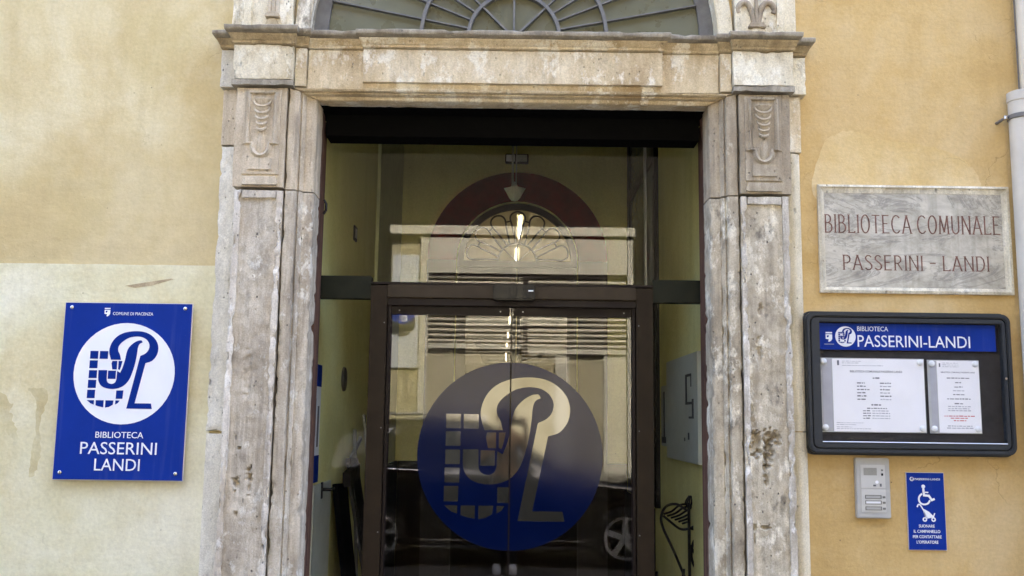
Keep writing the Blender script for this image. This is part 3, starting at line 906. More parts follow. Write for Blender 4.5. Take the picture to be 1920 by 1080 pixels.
# glazed screen in the right wall
o = thing('side_window', 'dark framed tall glazed screen in the right wall of the hall', 'window', (1.05, 3, 0))
f = MB()
f.box(1.03, 1.06, 2.1, 2.2, 1.0, 4.2).box(1.03, 1.06, 3.62, 3.74, 1.0, 4.2).box(1.028, 1.06, 2.1, 3.74, 3.52, 3.62)
f.box(1.03, 1.06, 2.2, 3.62, 1.0, 1.06)
f.build('frame', 'sensor', o)
MB().box(1.015, 1.03, 2.50, 2.56, .9, 4.2).build('white_trim', 'white', o)
MB().box(1.045, 1.055, 2.2, 3.62, 1.06, 3.52).build('pane', plain('grey_hall_glass', (.30, .34, .34), .15), o)
MB().box(1.046, 1.056, 2.2, 3.62, 3.62, 4.2).build('pane', bpy.data.materials['grey_hall_glass'], o)
# plan of the building
o = thing('floor_plan_board', 'white floor plan board with dark lines on the right hall wall', 'board', (1.05, 1.05, 1.36))
MB().box(1.025, 1.058, .54, 1.60, 1.37, 1.99).build('panel', 'map', o, bevel=.004)
k = MB()
for y0, y1, z0, z1 in ((.72, .90, 1.86, 1.875), (.72, .735, 1.80, 1.86), (.86, .90, 1.70, 1.86), (.70, .86, 1.70, 1.715), (.66, .70, 1.62, 1.73), (.70, .80, 1.62, 1.632), (.80, .83, 1.50, 1.54), (.93, .95, 1.49, 1.51)):
    k.box(1.022, 1.0255, y0, y1, z0, z1)
k.build('plan_drawing', 'mapink', o)
o = thing('model_panel', 'small grey relief panel beside the floor plan board', 'board', (1.05, 1.7, 1.4))
MB().box(1.03, 1.058, 1.63, 1.86, 1.44, 1.84).build('panel', 'map', o, bevel=.003)
MB().box(1.027, 1.031, 1.66, 1.82, 1.46, 1.50).build('relief', 'mapink', o)
MB().box(1.027, 1.031, 1.70, 1.74, 1.50, 1.80).build('relief', 'mapink', o)
# wrought iron stand in the lower right
o = thing('wrought_iron_stand', 'black wrought iron plant stand with curled heart shaped top by the right hall wall', 'stand', (1.0, .95, 0))
IRN = .0078
def pth3(pts, y=.9, n=5, wob=.0):
    return [(x, y + wob * (x - .9), z) for x, z in catmull(pts, n)]
MB().tube(pth3([(1.035, .66), (.95, .86), (.885, 1.0), (.878, 1.07), (.91, 1.12), (.965, 1.13), (1.02, 1.10)]), IRN, 6).build('scroll', 'iron_d', o, smooth=60)
MB().tube([(1.036, .9, 0.0), (1.036, .9, 1.14)], .009, 6).build('post', 'iron_d', o, smooth=60)
MB().tube([(.90, 1.25, 0.0), (.90, 1.25, .70)], .009, 6).build('post', 'iron_d', o, smooth=60)
MB().tube([(.93, .75, 0.0), (.99, .83, .78)], .009, 6).build('post', 'iron_d', o, smooth=60)
for i in range(6):
    z = 1.075 - i * .012
    x = .89 + i * .024
    MB().tube(pth3([(x, z), (x + .05, z + .012), (x + .10, z + .045 - i * .004), (x + .14, z + .05)], n=4, wob=.6), .0062, 6).build('rib', 'iron_d', o, smooth=60)
MB().tube(pth3([(.888, 1.065), (.93, 1.03), (.99, .99), (1.05, 1.0), (1.10, 1.03)]), IRN, 6).build('scroll', 'iron_d', o, smooth=60)
MB().tube(pth3([(1.10, .72), (1.05, .82), (1.06, .92), (1.11, .97), (1.03, 1.0)]), IRN, 6).build('scroll', 'iron_d', o, smooth=60)
MB().tube(pth3([(1.12, .86), (1.09, .88), (1.10, .93), (1.13, .92)]), IRN, 6).build('scroll', 'iron_d', o, smooth=60)
MB().tube(pth3([(1.04, .90), (1.10, .80), (1.16, .70)]), IRN, 6).build('scroll', 'iron_d', o, smooth=60)
for k in range(8):
    a = 2 * PI * k / 8
    MB().tube(catmull([(1.05, .95, 1.10), (1.055 + .03 * math.cos(a), .95 + .03 * math.sin(a), 1.135), (1.06 + .012 * math.cos(a), .95 + .012 * math.sin(a), 1.175)], 4), .005, 5).build('finial_petal', 'iron_d', o, smooth=60)
# left wall: door, poster, fittings
o = thing('side_door', 'grey white painted side door with dark handle in the left hall wall', 'door', (-1.05, .6, 0))
MB().box(-1.06, -1.048, .50, 1.0, 0.01, 1.235).build('panel', 'door_w', o, bevel=.003)
MB().tube([(-1.05, .72, 1.20), (-1.0, .72, 1.20), (-.995, .80, 1.20)], .009, 8).build('handle', 'iron_d', o, smooth=60)
MB().box(-1.05, -1.044, .70, .74, 1.15, 1.24).build('handle_plate', 'iron_d', o)
o = thing('wall_poster', 'blue and white library poster just inside the entrance on the left', 'poster', (-1.045, .45, 1.25))
MB().box(-1.06, -1.046, .34, .58, 1.25, 1.885).build('backing', 'white', o)
MB().box(-1.047, -1.044, .341, .579, 1.765, 1.884).build('blue_header', 'blue_dark', o)
MB().box(-1.047, -1.044, .341, .579, 1.251, 1.395).build('blue_footer', 'blue_dark', o)
MB().box(-1.047, -1.044, .40, .46, 1.50, 1.70).build('picture', 'ink_l', o)
MB().box(-1.047, -1.044, .50, .54, 1.44, 1.66).build('picture', 'ink', o)
o = thing('door_plaque', 'small oval dark plaque on the left hall wall', 'plaque', (-1.05, 1.35, 1.84))
b = MB().lathe([(.08, 0), (.075, .012), (.05, .016)], (0, 0, 0), 'Z', 24)
b.v = [(-1.059 + z, 1.35 + x, 1.84 + y * .98) for x, y, z in b.v]
b.build('oval', plain('oval_bronze', (.10, .085, .06), .5, .4), o, smooth=40, fix=True)
MB().box(-1.043, -1.0425, 1.32, 1.38, 1.83, 1.85).build('plate', 'mapink', o)
o = thing('wall_switch', 'tiny dark framed switch high on the left hall wall', 'switch', (-1.05, 1.57, 2.8))
b = MB().box(-1.06, -1.048, 1.52, 1.62, 2.77, 2.87)
b.build('case', 'iron_d', o, bevel=.003)
MB().box(-1.049, -1.045, 1.545, 1.595, 2.79, 2.85).build('key', 'inter', o)
# folded display stand leaning on the left wall
o = thing('folded_easel', 'folded black easel leaning with its boards against the left hall wall', 'easel', (-.95, 1.4, 0))
def plank(p0, p1, w, tk, nm, mt):
    p0, p1 = Vector(p0), Vector(p1)
    d = (p1 - p0).normalized()
    u = Vector((0, 1, 0)) - d * d.y
    u.normalize()
    n = d.cross(u)
    vs = []
    for q in (p0, p1):
        for a, c in ((-1, -1), (1, -1), (1, 1), (-1, 1)):
            vs.append(q + u * w / 2 * a + n * tk / 2 * c)
    MB().add(vs, [(0, 3, 2, 1), (4, 5, 6, 7), (0, 1, 5, 4), (1, 2, 6, 5), (2, 3, 7, 6), (3, 0, 4, 7)]).build(nm, mt, o, bevel=.003, fix=True)
plank((-.86, 1.15, .0), (-1.035, 1.22, 1.20), .34, .03, 'black_board', 'black')
plank((-.78, 1.55, .0), (-1.03, 1.60, 1.34), .30, .03, 'black_board', 'sensor')
plank((-.76, 1.34, .0), (-1.0, 1.40, 1.18), .06, .02, 'pale_leg', 'iron_d')
plank((-.90, 1.30, .0), (-1.04, 1.75, 1.52), .03, .02, 'metal_leg', 'inter_d')
plank((-.80, 1.80, .0), (-1.035, 2.10, 1.62), .03, .02, 'metal_leg', 'inter_d')
plank((-1.03, 1.45, 1.30), (-1.03, 1.95, 1.46), .03, .02, 'cross_bar', 'inter_d')
plank((-1.0, 1.25, 1.22), (-1.0, 1.62, 1.26), .09, .05, 'clamp', 'iron_d')

# ------------------------------------------------------------------ glazed entrance screen
GY = .35
en = thing('entrance_screen', 'brown framed automatic glass sliding entrance with glazed panels inside the stone portal', 'door', (0, GY, 0))
for s_ in (-1, 1):
    x0, x1 = sorted((s_ * .748, s_ * .660))
    b = MB().box(x0, x1, GY - .05, GY + .06, 0, 2.30)
    p_ = b.build('door_post', 'brown', en, bevel=.004)
    xs = s_ * .656
    MB().box(min(xs, xs - s_ * .014), max(xs, xs - s_ * .014), GY - .02, GY + .05, 0, 2.20).build('seal_strip', 'brown_d', p_)
    for z in (1.02, 1.55, 2.1):
        disc(s_ * .672, z, .0035, GY - .0525, GY - .049, 10).build('screw', 'inter_d', p_)
    x0, x1 = sorted((s_ * .750, s_ * 1.055))
    MB().box(x0, x1, GY - .03, GY + .03, 2.228, 2.350).build('transom', 'transom', en, bevel=.003)
    MB().box(x0 + .002, x1, GY - .006, GY + .006, .0, 2.226).build('side_pane', 'pane', en)
MB().box(-.660, .660, GY - .05, GY + .06, 2.235, 2.305).build('header', 'brown_h', en, bevel=.004)
MB().box(-.660, .660, GY - .035, GY + .05, 2.196, 2.233).build('lower_header', 'brown_d', en, bevel=.003)
MB().box(-.748, .748, GY - .045, GY + .045, 2.307, 2.318).build('header_lip', 'brown_d', en)
MB().box(-1.052, 1.052, GY - .006, GY + .006, 2.352, 3.185).build('upper_pane', M['glass'], en)
MB().box(-.748, .748, GY - .006, GY + .006, 2.319, 2.3505).build('upper_pane', M['glass'], en)
se = MB().box(-.100, .122, GY - .11, GY - .051, 2.222, 2.306).build('sensor', 'sensor', en, bevel=.008)
MB().box(.086, .112, GY - .1115, GY - .1095, 2.268, 2.274).build('sensor_mark', 'white', se)

# logo outlines measured in a circle of radius 1
def nz(pts):
    return [((x - 540) / 503, -(y - 538) / 503) for x, y in pts]
bowl = catmull([(500, 404), (486, 352), (466, 312), (470, 265), (508, 220), (568, 182), (640, 168), (702, 176), (750, 206), (774, 252), (768, 300), (738, 338), (690, 362)], 5)
bowl += [(585, 885), (838, 885), (826, 832), (664, 832), (746, 433)]
bowl += catmull([(746, 433), (806, 412), (845, 368), (863, 318), (862, 262), (838, 205), (788, 155), (728, 126), (660, 115), (580, 119), (508, 136), (450, 168), (408, 215), (384, 270), (378, 330), (400, 404)], 5)[1:]
pen = catmull([(704, 228), (690, 207), (650, 214), (608, 240), (570, 282), (552, 330), (541, 400), (522, 478), (500, 532)], 5)
pen += [(480, 520), (470, 516), (468, 600)]
pen += catmull([(468, 600), (455, 630), (424, 643), (390, 634), (372, 604), (370, 508)], 4)[1:]
pen += [(284, 508)] + catmull([(284, 560), (292, 620), (328, 668), (400, 692), (480, 688), (545, 658), (594, 600), (626, 510), (646, 420), (656, 340), (661, 280), (676, 243), (704, 228)], 5)[:-1]
tiles = [rect(190, 270, 318, 396), rect(286, 368, 318, 396), rect(190, 270, 412, 490), rect(190, 270, 510, 588), rect(188, 268, 606, 686), rect(186, 264, 704, 786),
         [(188, 806), (260, 806), (260, 850), (228, 838)], [(278, 806), (356, 806), (356, 876), (300, 864), (278, 856)], [(374, 806), (454, 806), (448, 850), (410, 872), (374, 878)],
         [(472, 806), (514, 806), (498, 832), (472, 846)], [(474, 708), (545, 706), (540, 790), (474, 790)],
         [(416, 415), (464, 415), (464, 500), (420, 500), (408, 440)], [(478, 415), (516, 415), (505, 470), (494, 504), (478, 498)], rect(380, 458, 512, 594)]
LOGO = [nz(bowl), nz(pen)] + [nz(q) for q in tiles]

t = NT('blue_window_film')
M['film'] = t.done(t.mix(1, (.0007, .0040, .029), t.ramp(t.noise(5, 3), [(.3, .9), (.7, 1.1)]), 'MULTIPLY'), .10, t.bump(t.noise(7, 3), .015, .01), .17)
t = NT('pale_window_film')
t.b.inputs['IOR'].default_value = 1.72
M['film_l'] = t.done((.026, .024, .018), .05, t.bump(t.noise(7, 3), .015, .01), .5)
circle = [(math.cos(2 * PI * i / 96), math.sin(2 * PI * i / 96)) for i in range(96)]
for s_ in (-1, 1):
    x0, x1 = sorted((s_ * .0015, s_ * .656))
    lf = MB().box(x0, x1, GY + .012, GY + .022, .02, 2.194).build('door_leaf', M['glass'], en)
    xe = .0015 * s_
    me = filled([circle] + LOGO, GY + .0105, .0010, .487, .487, .001, 1.414, s_)
    link('blue_film_emblem', me, 'film', lf)
    me = filled(LOGO, GY + .0107, .0008, .487, .487, .001, 1.414, s_)
    link('pale_film_letters', me, 'film_l', lf)
    MB().box(min(xe, xe + s_ * .0025), max(xe, xe + s_ * .0025), GY + .008, GY + .026, .02, 2.194).build('edge_seal', 'brown_d' , lf)
    MB().box(x0 + .01, x1 - .01, GY + .005, GY + .03, 2.150, 2.197).build('top_rail', 'brown_d', lf)
    MB().box(x0 + .01, x1 - .01, GY + .005, GY + .03, .004, .09).build('bottom_rail', 'brown_d', lf)
    for x in (.06, .60):
        disc(s_ * x, 2.172, .004, GY + .002, GY + .0052, 10).build('screw', 'inter', lf)
    if s_ > 0:      # the right leaf hangs very slightly out of plumb
        lf.rotation_euler.x = R(-.0)

# old timber frame in the reveal and black boxes whose colour stands in for soffit shade
tf = thing('timber_frame', 'old brown timber frame lining the reveals of the stone portal', 'frame', (0, .12, 0))
for s_ in (-1, 1):
    x0, x1 = sorted((PX + s_ * .992, PX + s_ * 1.05))
    b = MB().box(x0, x1, .104, .17, 0, 3.184)
    b.weathered('post', 'wood', tf, .03, .004, .02, 60 + s_, thr=.0)
    x0, x1 = sorted((PX + s_ * 1.012, PX + s_ * 1.052))
    MB().box(x0, x1, .172, .33, 0, 3.184).build('reveal_board', 'wood', tf)
MB().tube([(-.985, .14, 2.72), (-.972, .14, 2.70), (-.972, .14, 2.665), (-.985, .14, 2.645)], .007, 6).build('iron_staple', 'iron_d', tf, smooth=60)
o = MB().box(PX - .99, PX + .988, .18, .325, 3.078, 3.193).build('soffit_shade_box', 'black')
tag(o, 'long black box under the stone lintel, standing in for the dark soffit', 'box')
o = MB().box(PX - 1.06, PX + 1.06, .058, .30, 3.194, 3.52).build('soffit_shade_block', 'black')
tag(o, 'black block behind the stone architrave, standing in for the dark soffit', 'lintel')

# ------------------------------------------------------------------ blue library sign on the left
def emblem(cx, cz, r, y, mats, parent, lg=True):
    d = disc(cx, cz, r, y, y + .0012).build('emblem_disc', mats[0], parent)
    if lg:
        me = filled(LOGO, y - .001, .0009, r, r, cx, cz)
        link('emblem_letters', me, mats[1], parent)
    return d
def crest(cx, z, h, y, parent):
    """small municipal crest: bar above a shield quartered by a dark diagonal"""
    MB().box(cx - h * .33, cx + h * .33, y, y + .001, z + h * .86, z + h).build('crest_bar', 'white', parent)
    sp = [[(-.33, .76), (.33, .76), (.33, .3), (.2, .1), (.02, 0), (-.08, .03), (-.02, .25), (-.33, .30)], [(-.22, .66), (.02, .66), (-.04, .46), (-.22, .44)]]
    link('crest_shield', filled(sp, y, .001, h, h, cx, z), 'white', parent)
sg = thing('library_sign', 'large blue rectangular library sign with white round emblem on cream wall', 'sign', (-1.89, -.01, 1.284))
SX0, SX1, SZ0, SZ1 = -2.204, -1.574, 1.284, 2.147
MB().box(SX0, SX1, -.022, -.010, SZ0, SZ1).build('panel', 'edge', sg, bevel=.002)
MB().box(SX0 + .003, SX1 - .003, -.0235, -.0215, SZ0 + .003, SZ1 - .003).build('blue_face', 'blue', sg)
for x in (SX0 + .036, SX1 - .036):
    for z in (SZ0 + .036, SZ1 - .026):
        MB().lathe([(.009, 0), (.009, -.004), (.006, -.006)], (x, -.0235, z), 'Y', 14).build('screw', 'steel', sg, smooth=40, fix=True)
ex, ez = -1.890, 1.799
emblem(ex, ez, .247, -.0252, ('white', 'blue_dark'), sg)
yT = -.0250
text('COMUNE DI PIACENZA', -1.965, 2.085, .016, yT, 'white', sg, w=.198)
crest(-1.993, 2.078, .042, yT, sg)
text('BIBLIOTECA', -1.893, 1.487, .031, yT, 'white', sg, w=.232, al='C')
text('PASSERINI', -1.893, 1.409, .061, yT, 'white', sg, w=.370, al='C')
text('LANDI', -1.895, 1.331, .060, yT, 'white', sg, w=.219, al='C')

sg.location.y -= .016         # stands off the wall on its spacers

# ------------------------------------------------------------------ marble plaque
pq = thing('marble_plaque', 'veined grey marble plaque with red brown engraved lettering right of the portal', 'plaque', (2.02, 0, 2.25))
QX0, QX1, QZ0, QZ1 = 1.536, 2.503, 2.248, 2.800
MB().box(QX0 + .016, QX1 - .016, -.006, .002, QZ0 + .016, QZ1 - .016).build('slab', 'plaque', pq)
oq, iq = rect(QX0, QX1, QZ0, QZ1), rect(QX0 + .033, QX1 - .038, QZ0 + .030, QZ1 - .040)
mq = rect(QX0 + .014, QX1 - .014, QZ0 + .014, QZ1 - .012)
for i in range(4):
    j = (i + 1) % 4
    b = MB()
    prf = [(oq, .0), (oq, -.016), (mq, -.020), (mq, -.013), (iq, -.008), (iq, .0)]
    vs = []
    for k in (i, j):
        for q, y in prf:
            vs.append((q[k][0], y, q[k][1]))
    n = len(prf)
    fs = [(a, (a + 1) % n, (a + 1) % n + n, a + n) for a in range(n)] + [tuple(range(n)), tuple(range(2 * n - 1, n - 1, -1))]
    b.add(vs, fs).build('frame_moulding', 'frame_marble', pq, fix=True)

# thin carved capitals, drawn as strokes on a grid one unit high
def bowlp(x, z0, z1, w):
    return [(x, z1), (x + w * .55, z1), (x + w * .9, z1 - (z1 - z0) * .2), (x + w, (z0 + z1) / 2), (x + w * .9, z0 + (z1 - z0) * .2), (x + w * .55, z0), (x, z0)]
def oval(w):
    return [(w / 2 + w / 2 * math.cos(a), .5 + .5 * math.sin(a)) for a in [PI / 2 + 2 * PI * i / 20 for i in range(21)]]
GL = {
    'I': (.06, [[(.03, 0), (.03, 1)]]),
    'L': (.36, [[(.03, 1), (.03, 0)], [(.03, .015), (.36, .015), (.36, .08)]]),
    'T': (.44, [[(.22, 0), (.22, 1)], [(0, .985), (.44, .985)]]),
    'E': (.38, [[(.03, 0), (.03, 1)], [(.03, .985), (.36, .985)], [(.03, .53), (.28, .53)], [(.03, .015), (.38, .015)]]),
    'B': (.40, [[(.03, 0), (.03, 1)], bowlp(.03, .54, .985, .30), bowlp(.03, .015, .54, .37)]),
    'P': (.38, [[(.03, 0), (.03, 1)], bowlp(.03, .46, .985, .34)]),
    'R': (.42, [[(.03, 0), (.03, 1)], bowlp(.03, .48, .985, .32), [(.16, .48), (.40, 0)]]),
    'D': (.44, [[(.03, 0), (.03, 1)], bowlp(.03, .015, .985, .40)]),
    'O': (.46, [oval(.46)]),
    'C': (.46, [[(.44, .86), (.34, .97), (.22, .99), (.1, .9), (.02, .7), (0, .5), (.02, .3), (.1, .1), (.22, .01), (.34, .03), (.45, .15)]]),
    'S': (.36, [[(.33, .87), (.24, .98), (.12, .98), (.03, .87), (.04, .72), (.14, .59), (.26, .48), (.35, .33), (.35, .16), (.26, .03), (.12, .01), (.01, .13)]]),
    'A': (.48, [[(0, 0), (.23, 1)], [(.23, 1), (.48, 0)], [(.09, .34), (.38, .34)]]),
    'M': (.56, [[(.03, 0), (.07, 1)], [(.07, 1), (.28, .1)], [(.28, .1), (.48, 1)], [(.48, 1), (.53, 0)]]),
    'N': (.48, [[(.03, 0), (.03, 1)], [(.03, 1), (.45, 0)], [(.45, 0), (.45, 1)]]),
    'U': (.44, [[(.03, 1), (.03, .28), (.08, .1), (.2, .01), (.28, .02), (.38, .12), (.41, .28), (.41, 1)]]),
    '-': (.34, [[(.02, .5), (.32, .5)]]),
    ' ': (.06, []),
}
def carved(body, x0, x1, z, h, y, parent):
    gap = .17
    tot = sum(GL[c][0] for c in body) + gap * (len(body) - 1)
    kx = (x1 - x0) / tot
    x = x0
    for c in body:
        w, strokes = GL[c]
        if strokes:
            b = MB()
            lay = 0
            for st in strokes:
                pts = [(x + q[0] * kx, z + q[1] * h) for q in st]
                steep = abs(pts[0][0] - pts[-1][0]) < .5 * abs(pts[0][1] - pts[-1][1]) and len(pts) == 2
                wd = .0070 if steep else .0048
                for p0, p1 in zip(pts[:-1], pts[1:]):
                    if len(pts) > 2:
                        wd = .0048 + .0022 * abs(p1[1] - p0[1]) / (abs(p1[1] - p0[1]) + abs(p1[0] - p0[0]) + 1e-6)
                    d = (Vector(p1) - Vector(p0)).normalized() * .0008
                    q0, q1 = Vector(p0) - d, Vector(p1) + d
                    bb = bar_box(tuple(q0), tuple(q1), wd, y - .00008 * lay, y + .002)
                    b.add(bb.v, bb.f)
                    lay += 1
                if steep:       # little serifs
                    for p in (pts[0], pts[-1]):
                        if abs(p[1] - z) < .02 or abs(p[1] - z - h) < .02:
                            bb = bar_box((p[0] - .0065, p[1]), (p[0] + .0065, p[1]), .0026, y - .00008 * lay, y + .002)
                            b.add(bb.v, bb.f)
                            lay += 1
            b.build('carved_letter', 'letter', parent)
        x += (w + gap) * kx
carved('BIBLIOTECA COMUNALE', 1.572, 2.452, 2.555, .092, -.0066, pq)
carved('PASSERINI - LANDI', 1.658, 2.386, 2.367, .074, -.0066, pq)

# ------------------------------------------------------------------ notice board
nb = thing('notice_board', 'charcoal rounded display case with blue library header on the right wall', 'notice board', (1.94, 0, 1.454))
BX0, BX1, BZ0, BZ1 = 1.432, 2.452, 1.452, 2.152
MB().prism(rrect(BX0, BX1, BZ0, BZ1, .045), -.035, .0).build('case', 'board', nb, bevel=.004)
IX0, IX1, IZ0, IZ1 = 1.508, 2.398, 1.513, 2.096
a_, c_ = rrect(BX0 + .008, BX1 - .008, BZ0 + .008, BZ1 - .008, .042), rrect(BX0 + .03, BX1 - .03, BZ0 + .03, BZ1 - .03, .03)
ring(a_, c_, -.075, -.034).build('outer_frame', 'board', nb, bevel=.006, fix=True)
a_, c_ = rrect(BX0 + .034, BX1 - .034, BZ0 + .034, BZ1 - .034, .028), rrect(IX0, IX1, IZ0, IZ1, .002)
ring(a_, c_, -.071, -.034).build('door_frame', 'board', nb, bevel=.003, fix=True)
MB().box(IX0 - .004, IX1 + .004, -.040, -.0345, IZ0 - .004, IZ1 + .004).build('back_panel', 'board_in', nb)
MB().tube([(IX0, -.071, IZ0 + .003), (IX1, -.071, IZ0 + .003)], .0025, 6).build('edge_trim', 'edge', nb)
MB().box(IX0 + .001, IX1 - .02, -.050, -.041, 1.962, IZ1 - .004).build('blue_header', 'blue', nb)
yh = -.0515
crest(1.559, 2.000, .048, yh, nb)
MB().box(1.535, 1.583, yh, yh + .001, 1.987, 1.990).build('crest_caption', 'ink_l', nb)
emblem(1.640, 2.027, .050, yh - .0004, ('white', 'blue_dark'), nb)
text('BIBLIOTECA', 1.699, 2.055, .024, yh, 'white', nb, w=.152)
text('PASSERINI-LANDI', 1.699, 1.978, .060, yh, 'white', nb, w=.552)
MB().box(IX0 + .001, IX1 - .001, -.0675, -.0655, IZ0 + .005, IZ1 - .001).build('glass', glass_mat('notice_glass', 1.15, (.98, .98, .98)), nb)
MB().lathe([(.006, 0), (.006, -.006)], (IX1 + .008, -.071, 1.83), 'Y', 12).build('lock', 'steel', nb, smooth=40, fix=True)

def notice(label, x0, x1, z0, z1, strip, wide):
    o = thing('notice', label, 'paper', ((x0 + x1) / 2, -.042, z0))
    MB().box(x0, x1, -.0450, -.0415, z0, z1).build('sleeve', 'paper_g', o)
    MB().box(x0 + strip, x1 - .003, -.0465, -.0448, z0 + .004, z1 - .004).build('sheet', 'paper', o)
    MB().box(x0 + .012, x0 + strip - .004, -.0462, -.0448, z0 + .02, z1 - .006).build('grey_edge', 'ink_l', o)
    for x in (x0 + .02, x1 - .02):
        for z in (z0 + .022, z1 - .018):
            MB().lathe([(.015, 0), (.015, -.005), (.010, -.009)], (x, -.0466, z), 'Y', 18).build('button', 'pin', o, smooth=40, fix=True)
    return o
yp = -.0469
n1 = notice('larger landscape opening hours notice in the display case', 1.510, 2.022, 1.562, 1.922, .062, True)
def words(x0, x1, z, h, mt, parent, y=yp):
    b = MB()
    x = x0
    rnd = random.Random(int(x0 * 1e4) + int(z * 1e4))
    while x < x1 - .003:
        w = min(rnd.uniform(.006, .022), x1 - x)
        b.box(x, x + w, y, y + .0006, z, z + h * rnd.uniform(.75, 1.1))
        x += w + .004
    b.build('print_line', mt, parent)
text('BIBLIOTECA COMUNALE PASSERINI LANDI', 1.785, 1.852, .0105, yp, 'ink', n1, w=.255, al='C', depth=.0006, bold=.015)
words(1.768, 1.802, 1.822, .007, 'ink', n1)
for i in range(6):
    words(1.690, 1.690 + (.038, .042, .062, .040, .044, .040)[i], 1.798 - .0158 * i, .006, 'ink', n1)
    words(1.802, 1.856, 1.798 - .0158 * i, .006, 'ink_l' if i % 2 else 'ink', n1)
words(1.757, 1.807, 1.692, .007, 'ink', n1)
words(1.735, 1.832, 1.676, .005, 'ink', n1)
for i in range(4):
    words(1.715, 1.752, 1.664 - .012 * i, .005, 'ink', n1)
    words(1.760, 1.846, 1.664 - .012 * i, .005, 'ink_l', n1)
for z, x1 in ((1.606, 1.72), (1.597, 1.68), (1.586, 1.66), (1.578, 1.75)):
    words(1.585, x1, z, .003, 'ink_l', n1)
MB().box(1.596, 1.606, yp, yp + .0006, 1.886, 1.910).build('crest', 'ink', n1)
for z, x1 in ((1.905, 1.715), (1.896, 1.70), (1.884, 1.82)):
    words(1.620, x1, z, .003, 'ink_l', n1)
n2 = notice('smaller portrait notice with red lines in the display case', 2.038, 2.291, 1.562, 1.918, .046, False)
cx = 2.185
text('BIBLIOTECA COMUNALE PASSERINI LANDI', cx, 1.855, .007, yp, 'ink', n2, w=.165, al='C', depth=.0006, bold=.015)
for z, w, mt in ((1.828, .11, 'ink'), (1.806, .03, 'ink'), (1.785, .04, 'ink'), (1.767, .055, 'ink_l'), (1.748, .055, 'ink'), (1.727, .115, 'ink'), (1.704, .045, 'ink'), (1.690, .11, 'ink_l'), (1.680, .11, 'ink_l'), (1.670, .11, 'ink_l'),
                 (1.644, .15, 'ink_r'), (1.634, .09, 'ink_r'), (1.622, .06, 'ink_r'), (1.596, .12, 'ink_l'), (1.586, .13, 'ink_l')):
    words(cx - w / 2, cx + w / 2, z, .005, mt, n2)
MB().box(2.094, 2.101, yp, yp + .0006, 1.884, 1.902).build('crest', 'ink', n2)
for z in (1.902, 1.893, 1.884):
    words(2.112, 2.19, z, .003, 'ink_l', n2)

# ------------------------------------------------------------------ intercom
ic = thing('intercom', 'grey metal door intercom panel below the notice board', 'intercom', (1.757, 0, 1.153))
MB().box(1.675, 1.840, -.030, 0, 1.153, 1.440).build('housing', 'inter', ic, bevel=.005)
MB().box(1.698, 1.816, -.0325, -.029, 1.296, 1.407).build('speaker_unit', 'inter_l', ic, bevel=.001)
MB().box(1.698, 1.816, -.0325, -.029, 1.182, 1.292).build('button_unit', 'inter_l', ic, bevel=.001)
for i in range(8):
    MB().box(1.712, 1.776, -.0335, -.032, 1.358 + i * .0045, 1.3605 + i * .0045).build('speaker_slot', 'inter_d', ic)
MB().box(1.797, 1.806, -.0335, -.032, 1.356, 1.367).build('camera_eye', 'sensor', ic)
MB().box(1.797, 1.806, -.0335, -.032, 1.378, 1.386).build('led', 'inter_d', ic)
MB().box(1.757, 1.770, -.0335, -.032, 1.305, 1.313).build('icon', 'ink', ic)
MB().box(1.788, 1.797, -.0335, -.032, 1.304, 1.318).build('icon', 'ink', ic)
disc(1.775, 1.325, .008, -.0335, -.032, 12).build('icon', 'white', ic)
for i, z in enumerate((1.246, 1.220, 1.192)):
    a_, c_ = rect(1.715, 1.794, z, z + .018), rect(1.719, 1.790, z + .0035, z + .0145)
    ring(a_, c_, -.0345, -.032).build('name_frame', 'inter_d', ic)
    MB().box(1.7195, 1.7895, -.0332, -.032, z + .004, z + .014).build('name_card', 'white' if i == 1 else 'inter', ic)
    MB().box(1.799, 1.813, -.0345, -.032, z + .003, z + .013).build('call_button', 'inter_d', ic, bevel=.001)

# ------------------------------------------------------------------ wheelchair sign
ws = thing('accessibility_sign', 'narrow blue sign with white wheelchair and pushchair symbols', 'sign', (2.02, 0, 1.006))
MB().box(1.926, 2.110, -.008, 0, 1.005, 1.373).build('panel', 'edge', ws)
MB().box(1.928, 2.108, -.0095, -.0075, 1.007, 1.371).build('blue_face', 'blue', ws)
yw = -.0110
emblem(1.953, 1.341, .010, yw, ('white', 'blue_dark'), ws)
text('PASSERINI-LANDI', 1.967, 1.336, .0105, yw, 'white', ws, w=.122)
def bars(nm, pts, r, parent, mt='white', n=1):
    b = MB()
    pts = catmull(pts, 5) if n else pts
    for i, (p0, p1) in enumerate(zip(pts[:-1], pts[1:])):
        d = (Vector(p1) - Vector(p0)).normalized() * r * .4
        bb = bar_box(tuple(Vector(p0) - d), tuple(Vector(p1) + d), r, yw - .00004 * i, yw + .0012)
        b.add(bb.v, bb.f)
    return b.build(nm, mt, parent)
wx, wz = 2.010, 1.240
disc(wx - .003, wz + .066, .009, yw, yw + .0012, 20).build('wheelchair_head', 'white', ws)
bars('wheelchair_body', [(wx - .003, wz + .054), (wx - .001, wz + .024), (wx + .022, wz + .022), (wx + .036, wz + .002), (wx + .046, wz + .006)], .010, ws, n=0)
bars('wheelchair_arm', [(wx - .001, wz + .039), (wx + .018, wz + .038)], .006, ws, n=0)
bars('wheelchair_wheel', [(wx - .013, wz + .030), (wx - .025, wz + .016), (wx - .026, wz - .002), (wx - .016, wz - .015), (wx, wz - .019), (wx + .016, wz - .014), (wx + .025, wz - .002)], .008, ws)
px_, pz_ = 2.010, 1.150
bars('pushchair_handle', [(px_ - .036, pz_ + .060), (px_ - .030, pz_ + .070), (px_ - .020, pz_ + .066), (px_ - .005, pz_ + .040)], .006, ws)
